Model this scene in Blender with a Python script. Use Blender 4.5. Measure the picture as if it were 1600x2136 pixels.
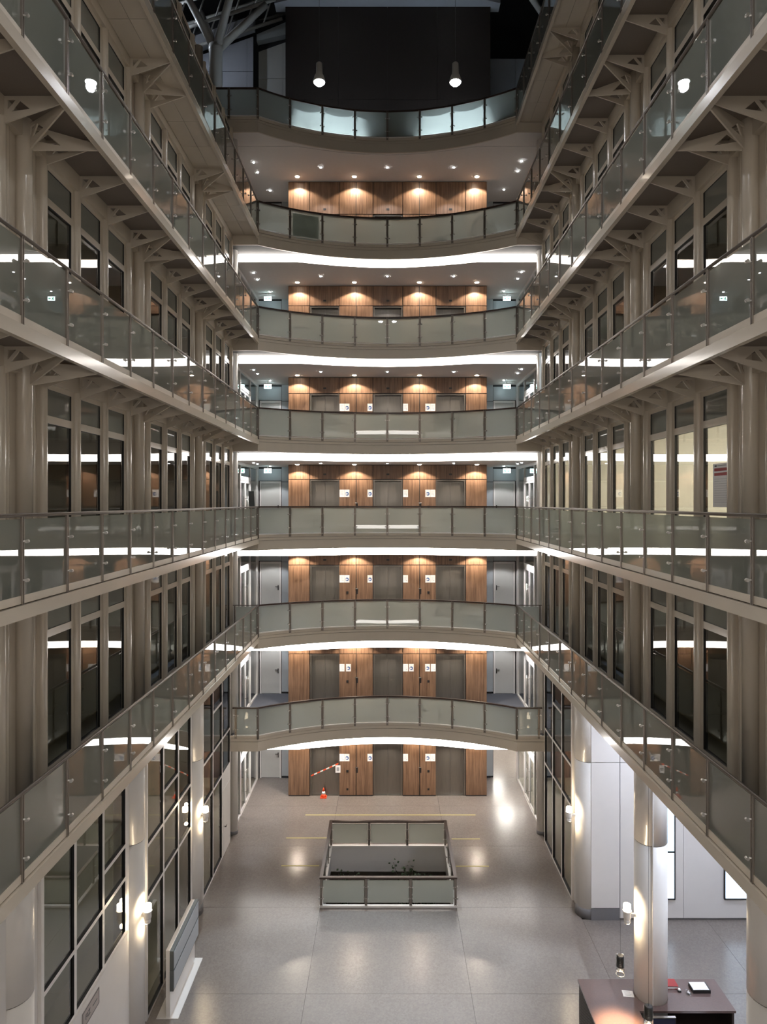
import bpy, math, random
from mathutils import Vector, Matrix
from mathutils.geometry import tessellate_polygon

# ------------------------------------------------------------------ scene, camera, world, exposure
for o in list(bpy.data.objects):
    bpy.data.objects.remove(o, do_unlink=True)
scene = bpy.context.scene
COL = scene.collection
random.seed(7)
R = math.radians
PI = math.pi

EYE = 12.3                      # eye height above the ground floor (m)
F_PX = 1400.0
cam_d = bpy.data.cameras.new('camera')
cam_d.sensor_fit = 'VERTICAL'
cam_d.sensor_height = 36.0
cam_d.lens = 36.0 * F_PX / 2136.0
cam_d.shift_x = -8.0 / 2136.0
cam_d.shift_y = -20.0 / 2136.0
cam_d.clip_end = 200
cam = bpy.data.objects.new('camera', cam_d)
cam.location = (0, 0, EYE)
cam.rotation_euler = (R(90), 0, 0)
COL.objects.link(cam)
scene.camera = cam

world = bpy.data.worlds.new('night')
world.use_nodes = True
world.node_tree.nodes['Background'].inputs[0].default_value = (0.03, 0.04, 0.06, 1)
world.node_tree.nodes['Background'].inputs[1].default_value = 0.3
scene.world = world

vs = scene.view_settings
vs.view_transform = 'Standard'
vs.look = 'None'
vs.gamma = 1.0
vs.use_curve_mapping = False
vs.exposure = 0.72
try:
    cy = scene.cycles
    cy.max_bounces = 7
    cy.diffuse_bounces = 4
    cy.glossy_bounces = 4
    cy.transmission_bounces = 5
    cy.transparent_max_bounces = 12
    cy.caustics_reflective = False
    cy.caustics_refractive = False
    cy.sample_clamp_indirect = 4.0
    cy.use_light_tree = True
    cy.use_adaptive_sampling = True
    cy.adaptive_threshold = 0.13
    cy.adaptive_min_samples = 16
    cy.use_denoising = True
except Exception:
    pass

# light levels, all in one place
COVE = 6.6            # cove strip radiance
WASH = 115.0            # wall washer above the wood (W)
DOWN = 62.0            # small downlight (W)
PEND = 130.0          # atrium pendant (W)
TERRACE = 14000.0       # spotlights above the top gallery
SCONCE = 13.0
DESK = 520.0
RECEPT = 72.0         # ceiling panels of the reception
ROOM = 58.0           # lit offices
CORR = 32.0

# ------------------------------------------------------------------ dimensions measured from the photograph
RAIL = dict(A=15.06, B=10.96, C=7.13, D=3.46, E=-0.14, F=-3.72, G=-7.44)
RAIL = {k: v + EYE for k, v in RAIL.items()}          # top of the handrail of each gallery
FLOOR = {k: v - 1.1 for k, v in RAIL.items()}
FLOOR['0'] = 0.0
ORDER = ['0', 'G', 'F', 'E', 'D', 'C', 'B', 'A']
ABOVE = {ORDER[i]: ORDER[i + 1] for i in range(7)}
NAME = {'0': 'ground floor', 'G': 'first gallery', 'F': 'second gallery', 'E': 'third gallery', 'D': 'fourth gallery',
        'C': 'fifth gallery', 'B': 'sixth gallery', 'A': 'top gallery'}
CEIL = {s: RAIL[ABOVE[s]] - 1.6 - 0.28 for s in ORDER[:-1]}
CEIL['B'] = RAIL['A'] - 1.6 - 0.02
MOD = 1.21
YJ = 24.37                       # where the side galleries meet the lift lobby
XR = 4.70                        # balustrade line of the side galleries
XF = 5.75                        # facade line
def P(k):
    return YJ - MOD * k
ARC_R, ARC_S = 8.3, 1.46
ARC_C = YJ + ARC_S - ARC_R
def arc(n, half=XR, off=0.0):
    """points on the curved lobby edge from left to right"""
    a0 = math.asin(half / ARC_R)
    return [((ARC_R + off) * math.sin(-a0 + 2 * a0 * i / n), ARC_C + (ARC_R + off) * math.cos(-a0 + 2 * a0 * i / n)) for i in range(n + 1)]
YW = 28.1                        # face of the wooden lift block
YB = 30.0                        # back wall of the lobby
WX0, WX1 = -4.15, 4.17

# ------------------------------------------------------------------ materials
MATS = {}
def nt_of(name):
    m = bpy.data.materials.new(name)
    m.use_nodes = True
    nt = m.node_tree
    return m, nt, nt.nodes, nt.links, nt.nodes['Principled BSDF']

def mat(name, col, rough=0.5, metal=0.0, coat=0.0, noise=0.0, nscale=20.0, bump=0.0, spec=0.5):
    m, nt, N, L, b = nt_of(name)
    b.inputs['Base Color'].default_value = (*col, 1)
    b.inputs['Roughness'].default_value = rough
    b.inputs['Metallic'].default_value = metal
    b.inputs['Specular IOR Level'].default_value = spec
    b.inputs['Coat Weight'].default_value = coat
    b.inputs['Coat Roughness'].default_value = 0.08
    if noise or bump:
        tc = N.new('ShaderNodeTexCoord')
        no = N.new('ShaderNodeTexNoise')
        no.inputs['Scale'].default_value = nscale
        no.inputs['Detail'].default_value = 4
        L.new(tc.outputs['Object'], no.inputs['Vector'])
        if noise:
            mx = N.new('ShaderNodeMix'); mx.data_type = 'RGBA'
            mx.inputs[6].default_value = (*[c * (1 - noise) for c in col], 1)
            mx.inputs[7].default_value = (*[min(1, c * (1 + noise)) for c in col], 1)
            L.new(no.outputs['Fac'], mx.inputs[0]); L.new(mx.outputs[2], b.inputs['Base Color'])
        if bump:
            bp = N.new('ShaderNodeBump'); bp.inputs['Strength'].default_value = bump; bp.inputs['Distance'].default_value = 0.01
            L.new(no.outputs['Fac'], bp.inputs['Height']); L.new(bp.outputs['Normal'], b.inputs['Normal'])
    MATS[name] = m
    return m

def emit(name, col, strength):
    m, nt, N, L, b = nt_of(name)
    b.inputs['Base Color'].default_value = (*[0.8 * c for c in col], 1)
    b.inputs['Emission Color'].default_value = (*col, 1)
    b.inputs['Emission Strength'].default_value = strength
    MATS[name] = m
    return m

mat('paint', (0.60, 0.535, 0.445), 0.2, coat=0.4, noise=0.03, nscale=3)
mat('paint_flat', (0.60, 0.535, 0.445), 0.5, noise=0.03, nscale=3)
mat('white_paint', (0.74, 0.71, 0.68), 0.35, noise=0.02, nscale=4)
mat('white_gloss', (0.76, 0.73, 0.69), 0.36, coat=0.12, noise=0.02, nscale=4)
mat('slab_soffit', (0.12, 0.113, 0.106), 0.8, noise=0.03, nscale=6)
mat('ceiling_white', (0.78, 0.74, 0.70), 0.8, noise=0.03, nscale=6)
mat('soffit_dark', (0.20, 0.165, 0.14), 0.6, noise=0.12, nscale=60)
mat('grey_panel', (0.42, 0.46, 0.48), 0.4, noise=0.04, nscale=5)
mat('door_grey', (0.56, 0.56, 0.53), 0.45, noise=0.03, nscale=5)
mat('carpet', (0.085, 0.09, 0.105), 0.95, noise=0.3, nscale=150, bump=0.3)
mat('rail_wood', (0.050, 0.028, 0.020), 0.35, noise=0.25, nscale=15)
mat('rail_metal', (0.17, 0.145, 0.125), 0.35, metal=0.45)
mat('post_metal', (0.27, 0.235, 0.205), 0.36, metal=0.6)
mat('clamp_metal', (0.6, 0.58, 0.55), 0.3, metal=0.9)
mat('dark_metal', (0.035, 0.033, 0.032), 0.4, metal=0.4)
mat('black', (0.012, 0.012, 0.013), 0.5)
mat('chrome', (0.7, 0.69, 0.67), 0.2, metal=1.0)
mat('paper', (0.82, 0.80, 0.79), 0.7)
mat('print_grey', (0.35, 0.35, 0.36), 0.7)
mat('sign_blue', (0.03, 0.11, 0.32), 0.6)
mat('sign_red', (0.33, 0.03, 0.03), 0.6)
mat('cone_orange', (0.85, 0.10, 0.03), 0.5)
mat('cone_white', (0.85, 0.83, 0.8), 0.5)
mat('tape_yellow', (0.40, 0.34, 0.12), 0.6)
mat('brown_wall', (0.015, 0.009, 0.007), 0.7, noise=0.25, nscale=8)
mat('roof_panel', (0.30, 0.31, 0.34), 0.5, noise=0.05, nscale=4)
mat('roof_steel', (0.36, 0.35, 0.33), 0.45, noise=0.05, nscale=5)
mat('roof_dark', (0.02, 0.02, 0.022), 0.7)
mat('plinth', (0.17, 0.165, 0.17), 0.5, noise=0.05, nscale=10)
mat('room_dark', (0.66, 0.60, 0.52), 0.7, noise=0.05, nscale=3)
mat('room_lit', (0.78, 0.75, 0.70), 0.7)
mat('leaf', (0.045, 0.075, 0.03), 0.6, noise=0.3, nscale=20)
mat('bark', (0.09, 0.065, 0.045), 0.8, noise=0.3, nscale=30, bump=0.4)
mat('soil', (0.03, 0.022, 0.017), 0.95, noise=0.3, nscale=40, bump=0.5)
mat('desk_top', (0.13, 0.088, 0.08), 0.10, coat=0.4, noise=0.12, nscale=30)
mat('desk_side', (0.045, 0.032, 0.028), 0.45, noise=0.15, nscale=12)
mat('screen_blue', (0.02, 0.025, 0.06), 0.12)
mat('board_grey', (0.42, 0.45, 0.48), 0.4, noise=0.04, nscale=8)
mat('board_dark', (0.10, 0.11, 0.11), 0.6)
mat('spandrel_glass', (0.20, 0.205, 0.18), 0.04, noise=0.05, nscale=4)
mat('terrace_floor', (0.6, 0.6, 0.6), 0.7, noise=0.05, nscale=8)
mat('sign_beige', (0.42, 0.37, 0.35), 0.5)
mat('fabric_dark', (0.03, 0.035, 0.04), 0.9)
mat('cloth_brown', (0.10, 0.085, 0.075), 0.8)

def mk_wood():
    m, nt, N, L, b = nt_of('walnut')
    tc = N.new('ShaderNodeTexCoord'); mp = N.new('ShaderNodeMapping')
    oi = N.new('ShaderNodeObjectInfo')
    ad = N.new('ShaderNodeVectorMath'); ad.operation = 'ADD'
    sc = N.new('ShaderNodeVectorMath'); sc.operation = 'SCALE'; sc.inputs['Scale'].default_value = 9.0
    cb = N.new('ShaderNodeCombineXYZ')
    L.new(oi.outputs['Random'], cb.inputs[0]); L.new(oi.outputs['Random'], cb.inputs[2])
    L.new(cb.outputs[0], sc.inputs[0])
    L.new(tc.outputs['Object'], ad.inputs[0]); L.new(sc.outputs[0], ad.inputs[1])
    L.new(ad.outputs[0], mp.inputs['Vector'])
    mp.inputs['Scale'].default_value = (26, 26, 0.9)
    n1 = N.new('ShaderNodeTexNoise'); n1.inputs['Scale'].default_value = 1.0; n1.inputs['Detail'].default_value = 6; n1.inputs['Roughness'].default_value = 0.65
    L.new(mp.outputs[0], n1.inputs['Vector'])
    cr = N.new('ShaderNodeValToRGB')
    cr.color_ramp.elements[0].position = 0.3; cr.color_ramp.elements[0].color = (0.10, 0.053, 0.030, 1)
    cr.color_ramp.elements[1].position = 0.72; cr.color_ramp.elements[1].color = (0.30, 0.175, 0.104, 1)
    L.new(n1.outputs['Fac'], cr.inputs[0]); L.new(cr.outputs[0], b.inputs['Base Color'])
    b.inputs['Roughness'].default_value = 0.42
    MATS['walnut'] = m
mk_wood()

def mk_steel():
    m, nt, N, L, b = nt_of('lift_steel')
    tc = N.new('ShaderNodeTexCoord'); mp = N.new('ShaderNodeMapping'); mp.inputs['Scale'].default_value = (120, 120, 2)
    n1 = N.new('ShaderNodeTexNoise'); n1.inputs['Scale'].default_value = 1; n1.inputs['Detail'].default_value = 3
    L.new(tc.outputs['Object'], mp.inputs[0]); L.new(mp.outputs[0], n1.inputs['Vector'])
    cr = N.new('ShaderNodeValToRGB')
    cr.color_ramp.elements[0].color = (0.16, 0.142, 0.122, 1); cr.color_ramp.elements[1].color = (0.27, 0.245, 0.213, 1)
    L.new(n1.outputs['Fac'], cr.inputs[0]); L.new(cr.outputs[0], b.inputs['Base Color'])
    b.inputs['Metallic'].default_value = 0.8; b.inputs['Roughness'].default_value = 0.33
    MATS['lift_steel'] = m
mk_steel()

def mk_floor():
    m, nt, N, L, b = nt_of('terrazzo')
    tc = N.new('ShaderNodeTexCoord')
    v = N.new('ShaderNodeTexVoronoi'); v.inputs['Scale'].default_value = 26
    n1 = N.new('ShaderNodeTexNoise'); n1.inputs['Scale'].default_value = 0.7; n1.inputs['Detail'].default_value = 5
    L.new(tc.outputs['Object'], v.inputs['Vector']); L.new(tc.outputs['Object'], n1.inputs['Vector'])
    mx = N.new('ShaderNodeMix'); mx.data_type = 'RGBA'
    mx.inputs[6].default_value = (0.15, 0.129, 0.115, 1); mx.inputs[7].default_value = (0.25, 0.218, 0.196, 1)
    ma = N.new('ShaderNodeMath'); ma.operation = 'MULTIPLY_ADD'; ma.inputs[1].default_value = 0.45
    L.new(v.outputs['Color'], ma.inputs[0]); 
    m2 = N.new('ShaderNodeMath'); m2.operation = 'MULTIPLY'; m2.inputs[1].default_value = 0.55
    L.new(n1.outputs['Fac'], m2.inputs[0]); L.new(m2.outputs[0], ma.inputs[2])
    L.new(ma.outputs[0], mx.inputs[0]); L.new(mx.outputs[2], b.inputs['Base Color'])
    b.inputs['Roughness'].default_value = 0.24
    b.inputs['Specular IOR Level'].default_value = 0.55
    MATS['terrazzo'] = m
mk_floor()

def glass(name, kind):
    """frosted: satin printed balustrade glass with a polished face; window: clear tinted pane; clear: little tube"""
    m = bpy.data.materials.new(name); m.use_nodes = True
    nt = m.node_tree; N = nt.nodes; L = nt.links
    N.clear()
    out = N.new('ShaderNodeOutputMaterial')
    fr = N.new('ShaderNodeFresnel'); fr.inputs['IOR'].default_value = 1.5
    ge = N.new('ShaderNodeNewGeometry')
    inv = N.new('ShaderNodeMath'); inv.operation = 'SUBTRACT'; inv.inputs[0].default_value = 1.0
    L.new(ge.outputs['Backfacing'], inv.inputs[1])
    fac = N.new('ShaderNodeMath'); fac.operation = 'MULTIPLY'
    bo = N.new('ShaderNodeMath'); bo.operation = 'MULTIPLY'; bo.use_clamp = True; bo.inputs[1].default_value = 1.7
    L.new(fr.outputs[0], bo.inputs[0])
    L.new(bo.outputs[0], fac.inputs[0]); L.new(inv.outputs[0], fac.inputs[1])
    gl = N.new('ShaderNodeBsdfGlossy'); gl.inputs['Roughness'].default_value = 0.0
    top = N.new('ShaderNodeMixShader')
    L.new(fac.outputs[0], top.inputs[0]); L.new(gl.outputs[0], top.inputs[2])
    if kind == 'frosted':
        df = N.new('ShaderNodeBsdfDiffuse'); df.inputs[0].default_value = (0.38, 0.40, 0.36, 1)
        tr = N.new('ShaderNodeBsdfTranslucent'); tr.inputs[0].default_value = (0.88, 0.91, 0.86, 1)
        rf = N.new('ShaderNodeBsdfRefraction'); rf.inputs['Color'].default_value = (0.90, 0.92, 0.88, 1)
        rf.inputs['Roughness'].default_value = 0.15; rf.inputs['IOR'].default_value = 1.35
        m1 = N.new('ShaderNodeMixShader'); m1.inputs[0].default_value = 0.5
        L.new(df.outputs[0], m1.inputs[1]); L.new(tr.outputs[0], m1.inputs[2])
        m2 = N.new('ShaderNodeMixShader'); m2.inputs[0].default_value = 0.34
        L.new(m1.outputs[0], m2.inputs[1]); L.new(rf.outputs[0], m2.inputs[2])
        L.new(m2.outputs[0], top.inputs[1])
    elif kind == 'window':
        tp = N.new('ShaderNodeBsdfTransparent'); tp.inputs[0].default_value = (0.80, 0.82, 0.78, 1)
        L.new(tp.outputs[0], top.inputs[1])
    else:
        tp = N.new('ShaderNodeBsdfTransparent'); tp.inputs[0].default_value = (0.93, 0.94, 0.93, 1)
        L.new(tp.outputs[0], top.inputs[1])
    L.new(top.outputs[0], out.inputs[0])
    MATS[name] = m
def mk_banner():
    m = bpy.data.materials.new('banner'); m.use_nodes = True
    N = m.node_tree.nodes; L = m.node_tree.links; N.clear()
    out = N.new('ShaderNodeOutputMaterial'); mx = N.new('ShaderNodeMixShader'); mx.inputs[0].default_value = .6
    a = N.new('ShaderNodeBsdfDiffuse'); a.inputs[0].default_value = (.45, .50, .48, 1)
    b = N.new('ShaderNodeBsdfTranslucent'); b.inputs[0].default_value = (.62, .68, .65, 1)
    L.new(a.outputs[0], mx.inputs[1]); L.new(b.outputs[0], mx.inputs[2]); L.new(mx.outputs[0], out.inputs[0])
    MATS['banner'] = m
mk_banner()
glass('frosted_glass', 'frosted')
glass('window_glass', 'window')
glass('clear_glass', 'clear')

emit('cove_white', (1.0, 0.95, 0.90), COVE)
emit('lamp_warm', (1.0, 0.86, 0.68), 25)
emit('lamp_cool', (0.92, 0.96, 1.0), 30)
emit('lamp_pendant', (0.90, 0.96, 1.0), 60)
emit('exit_glow', (0.72, 0.95, 1.0), 6.0)
emit('exit_green', (0.02, 0.45, 0.22), 1.6)
emit('sconce_glow', (1.0, 0.84, 0.60), 30)
emit('frosted_daylight', (0.68, 0.84, 1.0), 1.35)
emit('panel_light', (0.88, 0.92, 1.0), 6)
emit('room_light', (1.0, 0.9, 0.72), 6)
emit('corridor_light', (1.0, 0.97, 0.9), 8)
for n_ in ('lamp_warm', 'lamp_cool', 'lamp_pendant', 'exit_green', 'sconce_glow', 'room_light', 'corridor_light', 'panel_light'):
    MATS[n_].cycles.emission_sampling = 'NONE'      # their lamps carry the light
MATS['cove_white'].cycles.emission_sampling = 'FRONT'

# ------------------------------------------------------------------ mesh helpers
class MB:
    def __init__(s):
        s.v = []; s.f = []; s.sm = []; s.hm = set()
    def add(s, vs_, fs, smooth=False):
        o = len(s.v)
        s.v += [tuple(p) for p in vs_]
        for q in fs:
            s.f.append(tuple(i + o for i in q)); s.sm.append(smooth)
        return s
    def box(s, x0, x1, y0, y1, z0, z1):
        if x0 > x1: x0, x1 = x1, x0
        if y0 > y1: y0, y1 = y1, y0
        if z0 > z1: z0, z1 = z1, z0
        v = [(x0, y0, z0), (x1, y0, z0), (x1, y1, z0), (x0, y1, z0), (x0, y0, z1), (x1, y0, z1), (x1, y1, z1), (x0, y1, z1)]
        return s.add(v, [(0, 3, 2, 1), (4, 5, 6, 7), (0, 1, 5, 4), (1, 2, 6, 5), (2, 3, 7, 6), (3, 0, 4, 7)])
    def prism(s, poly, z0, z1, axis='z', holes=()):
        """extrude a 2-D outline (with holes) along an axis: z:(x,y)  x:(y,z)  y:(x,z)"""
        def to(p, h):
            return {'z': (p[0], p[1], h), 'x': (h, p[0], p[1]), 'y': (p[0], h, p[1])}[axis]
        loops = [list(poly)] + [list(h) for h in holes]
        flat = [p for lp in loops for p in lp]
        tris = tessellate_polygon([[Vector((p[0], p[1], 0)) for p in lp] for lp in loops])
        n = len(flat)
        vs_ = [to(p, z0) for p in flat] + [to(p, z1) for p in flat]
        fs = []
        for t in tris:
            a, b, c = t
            A, B, C = (flat[i] for i in t)
            cr = (B[0] - A[0]) * (C[1] - A[1]) - (B[1] - A[1]) * (C[0] - A[0])
            if cr < 0: a, c = c, a
            if axis == 'y': a, c = c, a
            fs.append((a + n, b + n, c + n)); fs.append((c, b, a))
        o = 0
        for li, lp in enumerate(loops):
            m = len(lp)
            ar = sum(lp[i][0] * lp[(i + 1) % m][1] - lp[(i + 1) % m][0] * lp[i][1] for i in range(m))
            flip = (ar < 0) != (li > 0)
            if axis == 'y': flip = not flip
            for i in range(m):
                j = (i + 1) % m
                q = (o + i, o + j, o + j + n, o + i + n)
                if li: s.hm.add(len(s.f) + len(fs))
                fs.append(q[::-1] if flip else q)
            o += m
        return s.add(vs_, fs)
    def ribbon(s, pts, t, z0, z1):
        """upright band along a plan polyline, thickness t to its left-hand side"""
        n = len(pts); off = []
        for i in range(n):
            a = Vector(pts[max(i - 1, 0)]); b = Vector(pts[min(i + 1, n - 1)])
            d = (b - a).normalized(); nn = Vector((-d.y, d.x))
            off.append(Vector(pts[i]) + nn * t)
        v = [];
        for i in range(n):
            v += [(pts[i][0], pts[i][1], z0), (pts[i][0], pts[i][1], z1), (off[i].x, off[i].y, z0), (off[i].x, off[i].y, z1)]
        f = []
        for i in range(n - 1):
            a = 4 * i; b = a + 4
            f += [(a, b, b + 1, a + 1), (a + 2, a + 3, b + 3, b + 2), (a + 1, b + 1, b + 3, a + 3), (a, a + 2, b + 2, b)]
        f += [(0, 1, 3, 2), (4 * n - 4, 4 * n - 2, 4 * n - 1, 4 * n - 3)]
        return s.add(v, f)
    def tube(s, pts, r, n=10, r2=None):
        pts = [Vector(p) for p in pts]; m = len(pts)
        rs = r if isinstance(r, (list, tuple)) else [r + ((r2 - r) * i / (m - 1) if r2 is not None else 0) for i in range(m)]
        v = []; up = None
        for i in range(m):
            d = (pts[min(i + 1, m - 1)] - pts[max(i - 1, 0)]).normalized()
            if up is None:
                up = Vector((0, 0, 1)) if abs(d.z) < 0.9 else Vector((1, 0, 0))
            a = d.cross(up).normalized(); up = a.cross(d).normalized()
            for k in range(n):
                w = 2 * PI * k / n
                v.append(pts[i] + (a * math.cos(w) + up * math.sin(w)) * rs[i])
        f = []
        for i in range(m - 1):
            for k in range(n):
                k2 = (k + 1) % n
                f.append((i * n + k, i * n + k2, (i + 1) * n + k2, (i + 1) * n + k))
        f = [q[::-1] for q in f]
        s.add(v, f, True)
        o = len(s.v) - m * n
        s.f.append(tuple(o + k for k in range(n))); s.sm.append(False)
        s.f.append(tuple(o + (m - 1) * n + k for k in range(n - 1, -1, -1))); s.sm.append(False)
        return s
    def lathe(s, prof, c=(0, 0, 0), n=20, cap=True, a0=0.0, a1=2 * PI):
        full = abs(a1 - a0 - 2 * PI) < 1e-6
        cols = n if full else n + 1
        v = []
        for (r, z) in prof:
            for k in range(cols):
                w = a0 + (a1 - a0) * k / n
                v.append((c[0] + r * math.cos(w), c[1] + r * math.sin(w), c[2] + z))
        f = []
        for i in range(len(prof) - 1):
            for k in range(n):
                k2 = (k + 1) % cols
                f.append((i * cols + k, i * cols + k2, (i + 1) * cols + k2, (i + 1) * cols + k))
        s.add(v, f, True)
        if cap and full:
            o = len(s.v) - len(v)
            s.f.append(tuple(o + k for k in range(n - 1, -1, -1))); s.sm.append(False)
            s.f.append(tuple(o + (len(prof) - 1) * n + k for k in range(n))); s.sm.append(False)
        return s
    def mesh(s, name, m, m2=None):
        me = bpy.data.meshes.new(name)
        me.from_pydata(s.v, [], s.f)
        me.polygons.foreach_set('use_smooth', s.sm)
        if m: me.materials.append(MATS[m])
        if m2:
            me.materials.append(MATS[m2])
            for i in s.hm: me.polygons[i].material_index = 1
        me.update()
        return me

WLOC = {}
def place(name, me, parent=None, loc=(0, 0, 0), rz=0.0):
    o = bpy.data.objects.new(name, me)
    COL.objects.link(o)
    loc = Vector(loc)
    WLOC[o] = loc
    if parent is not None:
        o.parent = parent
        o.location = loc - WLOC[parent]
    else:
        o.location = loc
    o.rotation_euler = (0, 0, rz)
    return o

def build(name, mb, m, parent=None, m2=None):
    """mesh in world coordinates -> object whose origin is the middle of its base"""
    xs = [p[0] for p in mb.v]; ys = [p[1] for p in mb.v]; zs = [p[2] for p in mb.v]
    c = Vector(((min(xs) + max(xs)) / 2, (min(ys) + max(ys)) / 2, min(zs)))
    mb.v = [(p[0] - c.x, p[1] - c.y, p[2] - c.z) for p in mb.v]
    return place(name, mb.mesh(name, m, m2), parent, c)

def root(name, loc, label=None, cat=None, group=None, kind=None):
    o = place(name, None, None, loc)
    o.empty_display_size = 0.1
    tag(o, label, cat, group, kind)
    return o

def tag(o, label=None, cat=None, group=None, kind=None):
    if label: o['label'] = label
    if cat: o['category'] = cat
    if group: o['group'] = group
    if kind: o['kind'] = kind
    return o

def light(kind, name, loc, power, col, parent=None, size=0.1, spot=None, blend=0.5, rot=(0, 0, 0), shape=None, sy=None, spread=None):
    l = bpy.data.lights.new(name, kind)
    l.energy = power; l.color = col
    if kind == 'AREA':
        l.shape = shape or 'DISK'; l.size = size
        if sy: l.size_y = sy
        if spread: l.spread = spread
    else:
        l.shadow_soft_size = size
    if spot:
        l.spot_size = spot; l.spot_blend = blend
    o = bpy.data.objects.new(name, l)
    COL.objects.link(o)
    o.rotation_euler = rot
    if parent is not None:
        o.parent = parent; o.location = Vector(loc) - WLOC[parent]
    else:
        o.location = loc
    return o

def text(name, body, size, m, parent, loc, rot, extrude=0.002, sx=1.0):
    cu = bpy.data.curves.new(name, 'FONT')
    cu.body = body; cu.size = size; cu.extrude = extrude
    cu.align_x = 'CENTER'; cu.align_y = 'CENTER'
    tmp = bpy.data.objects.new(name + '_tmp', cu)
    COL.objects.link(tmp)
    dg = bpy.context.evaluated_depsgraph_get()
    me = bpy.data.meshes.new_from_object(tmp.evaluated_get(dg))
    bpy.data.objects.remove(tmp, do_unlink=True)
    me.materials.clear(); me.materials.append(MATS[m])
    o = place(name, me, parent, loc)
    o.rotation_euler = rot
    o.scale = (sx, 1, 1)
    return o

SIDE = {-1: 'left', 1: 'right'}
ORD = ['nearest the lifts', 'second from the lifts', 'third from the lifts', 'fourth from the lifts', 'fifth from the lifts', 'sixth from the lifts',
       'seventh from the lifts', 'eighth from the lifts', 'ninth from the lifts', 'tenth from the lifts']

# ------------------------------------------------------------------ ground floor, in slabs around the opening
fl = root('floor', (0, 20, 0), 'polished grey terrazzo floor of the atrium laid in large slabs', 'floor', kind='structure')
GAP = 0.003
OX0, OX1, OY0, OY1 = -2.04, 2.10, 20.38, 24.02
xs_ = [-5.75, OX0, OX1, 5.75, 9.4, 13.0]
ys_ = [-3.0, 2.4, 6.0, 9.6, 13.2, 16.8, OY0, OY1, 27.2, 30.0]
for i in range(len(xs_) - 1):
    for j in range(len(ys_) - 1):
        if i >= 3 and (ys_[j] >= 20.3): continue
        if i >= 3 and ys_[j + 1] < 5: continue
        if i == 1 and abs(ys_[j] - OY0) < 0.01: continue
        a, b, c, d = xs_[i], xs_[i + 1], ys_[j], ys_[j + 1]
        if i >= 3 and d > 19.8: d = 19.8
        build('floor_slab', MB().box(a + GAP, b - GAP, c + GAP, d - GAP, -0.12, 0.0), 'terrazzo', fl)
_fb = MB()
_fb.prism([(-5.75, -3), (13, -3), (13, 20.1), (5.75, 20.1), (5.75, 30), (-5.75, 30)], -0.35, -0.122, 'z',
          [[(OX0 - .01, OY0 - .01), (OX1 + .01, OY0 - .01), (OX1 + .01, OY1 + .01), (OX0 - .01, OY1 + .01)]])
build('floor_bed', _fb, 'plinth', fl)
# pit under the opening
pit = root('wall_pit', (0, 22.2, -4.2), 'grey plastered sides of the floor opening above the planted basement', 'wall', kind='structure')
for (x0, x1, y0, y1) in ((OX0, OX1, OY1 - .02, OY1 + .004), (OX0, OX1, OY0 - .004, OY0 + .02), (OX0 - .004, OX0 + .02, OY0 + .02, OY1 - .02), (OX1 - .02, OX1 + .004, OY0 + .02, OY1 - .02)):
    build('pit_side', MB().box(x0, x1, y0, y1, -0.90, -0.002), 'white_paint', pit)
for (x0, x1, y0, y1) in ((-5, 5, 27, 27.1), (-5, 5, 18, 18.1), (-5.1, -5, 18, 27), (5, 5.1, 18, 27)):
    build('basement_wall', MB().box(x0, x1, y0, y1, -4.2, -0.36), 'room_dark', pit)
build('basement_floor', MB().box(-5, 5, 18, 27, -4.3, -4.2), 'soil', pit)
build('basement_post', MB().box(-0.75, -0.63, 23.7, 23.82, -4.2, -0.95), 'white_paint', pit)

# yellow floor tapes
for (x0, x1, py, lab) in ((637, 992, 1700, 'long yellow tape line on the floor nearest the lifts'),
                          (597, 684, 1748, 'yellow tape line beside the floor opening, to the left of its back rail'),
                          (942, 1001, 1750, 'yellow tape line beside the floor opening, to the right of its back rail'),
                          (587, 666, 1806, 'yellow tape line beside the left side of the floor opening, farther from the lifts'),
                          (951, 1020, 1807, 'yellow tape line beside the right side of the floor opening, farther from the lifts')):
    d = EYE * F_PX / (py - 1048)
    o = build('floor_tape', MB().box((x0 - 808) * d / F_PX, (x1 - 808) * d / F_PX, d - 0.03, d + 0.03, 0.0005, 0.003), 'tape_yellow')
    tag(o, lab, 'tape line', 'yellow tape lines on the floor')

# ------------------------------------------------------------------ lobby slabs, ceilings, cove lights
def strip_path(off=0.0):
    pts = [(-5.6, 25.3 + off), (-3.4, 25.3 + off)]
    n = 10
    for i in range(1, n):
        x = -3.4 + 6.8 * i / n
        pts.append((x, 25.3 + off + 0.62 * math.sin(PI * i / n) ** 1.0 * (1.0)))
    pts += [(3.4, 25.3 + off), (5.6, 25.3 + off)]
    return pts

for lv in 'ABCDEFG':
    zr = RAIL[lv]; zf = FLOOR[lv]
    xl = -7.6 if lv == 'A' else -XF
    front = [(xl, YJ)] + arc(32) + [(XF, YJ)]
    r_ = root('floor_lobby', (0, 27, zf - 0.5), f'curved floor slab and pale fascia of the {NAME[lv]} before the lifts', 'floor', kind='structure')
    inner = [(xl, YJ + .06)] + arc(32, off=0.06) + [(XF, YJ + .06)]
    build('slab', MB().prism(inner + [(XF, YB), (xl, YB)], zr - 1.6, zf - 0.012), 'slab_soffit' if lv != 'A' else 'ceiling_white', r_)
    build('carpet', MB().prism(inner + [(XF, YB), (xl, YB)], zf - 0.012, zf), 'carpet' if lv != 'A' else 'terrace_floor', r_)
    build('fascia_band', MB().ribbon(front, 0.06, zr - 1.145, zr - 1.05), 'paint_flat', r_)
    build('fascia_band', MB().ribbon([(x, y + .012) for x, y in front], 0.06, zr - 1.25, zr - 1.155), 'paint_flat', r_)
    build('fascia_band', MB().ribbon([(x, y + .004) for x, y in front], 0.06, zr - 1.605, zr - 1.26), 'paint_flat', r_)

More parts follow.
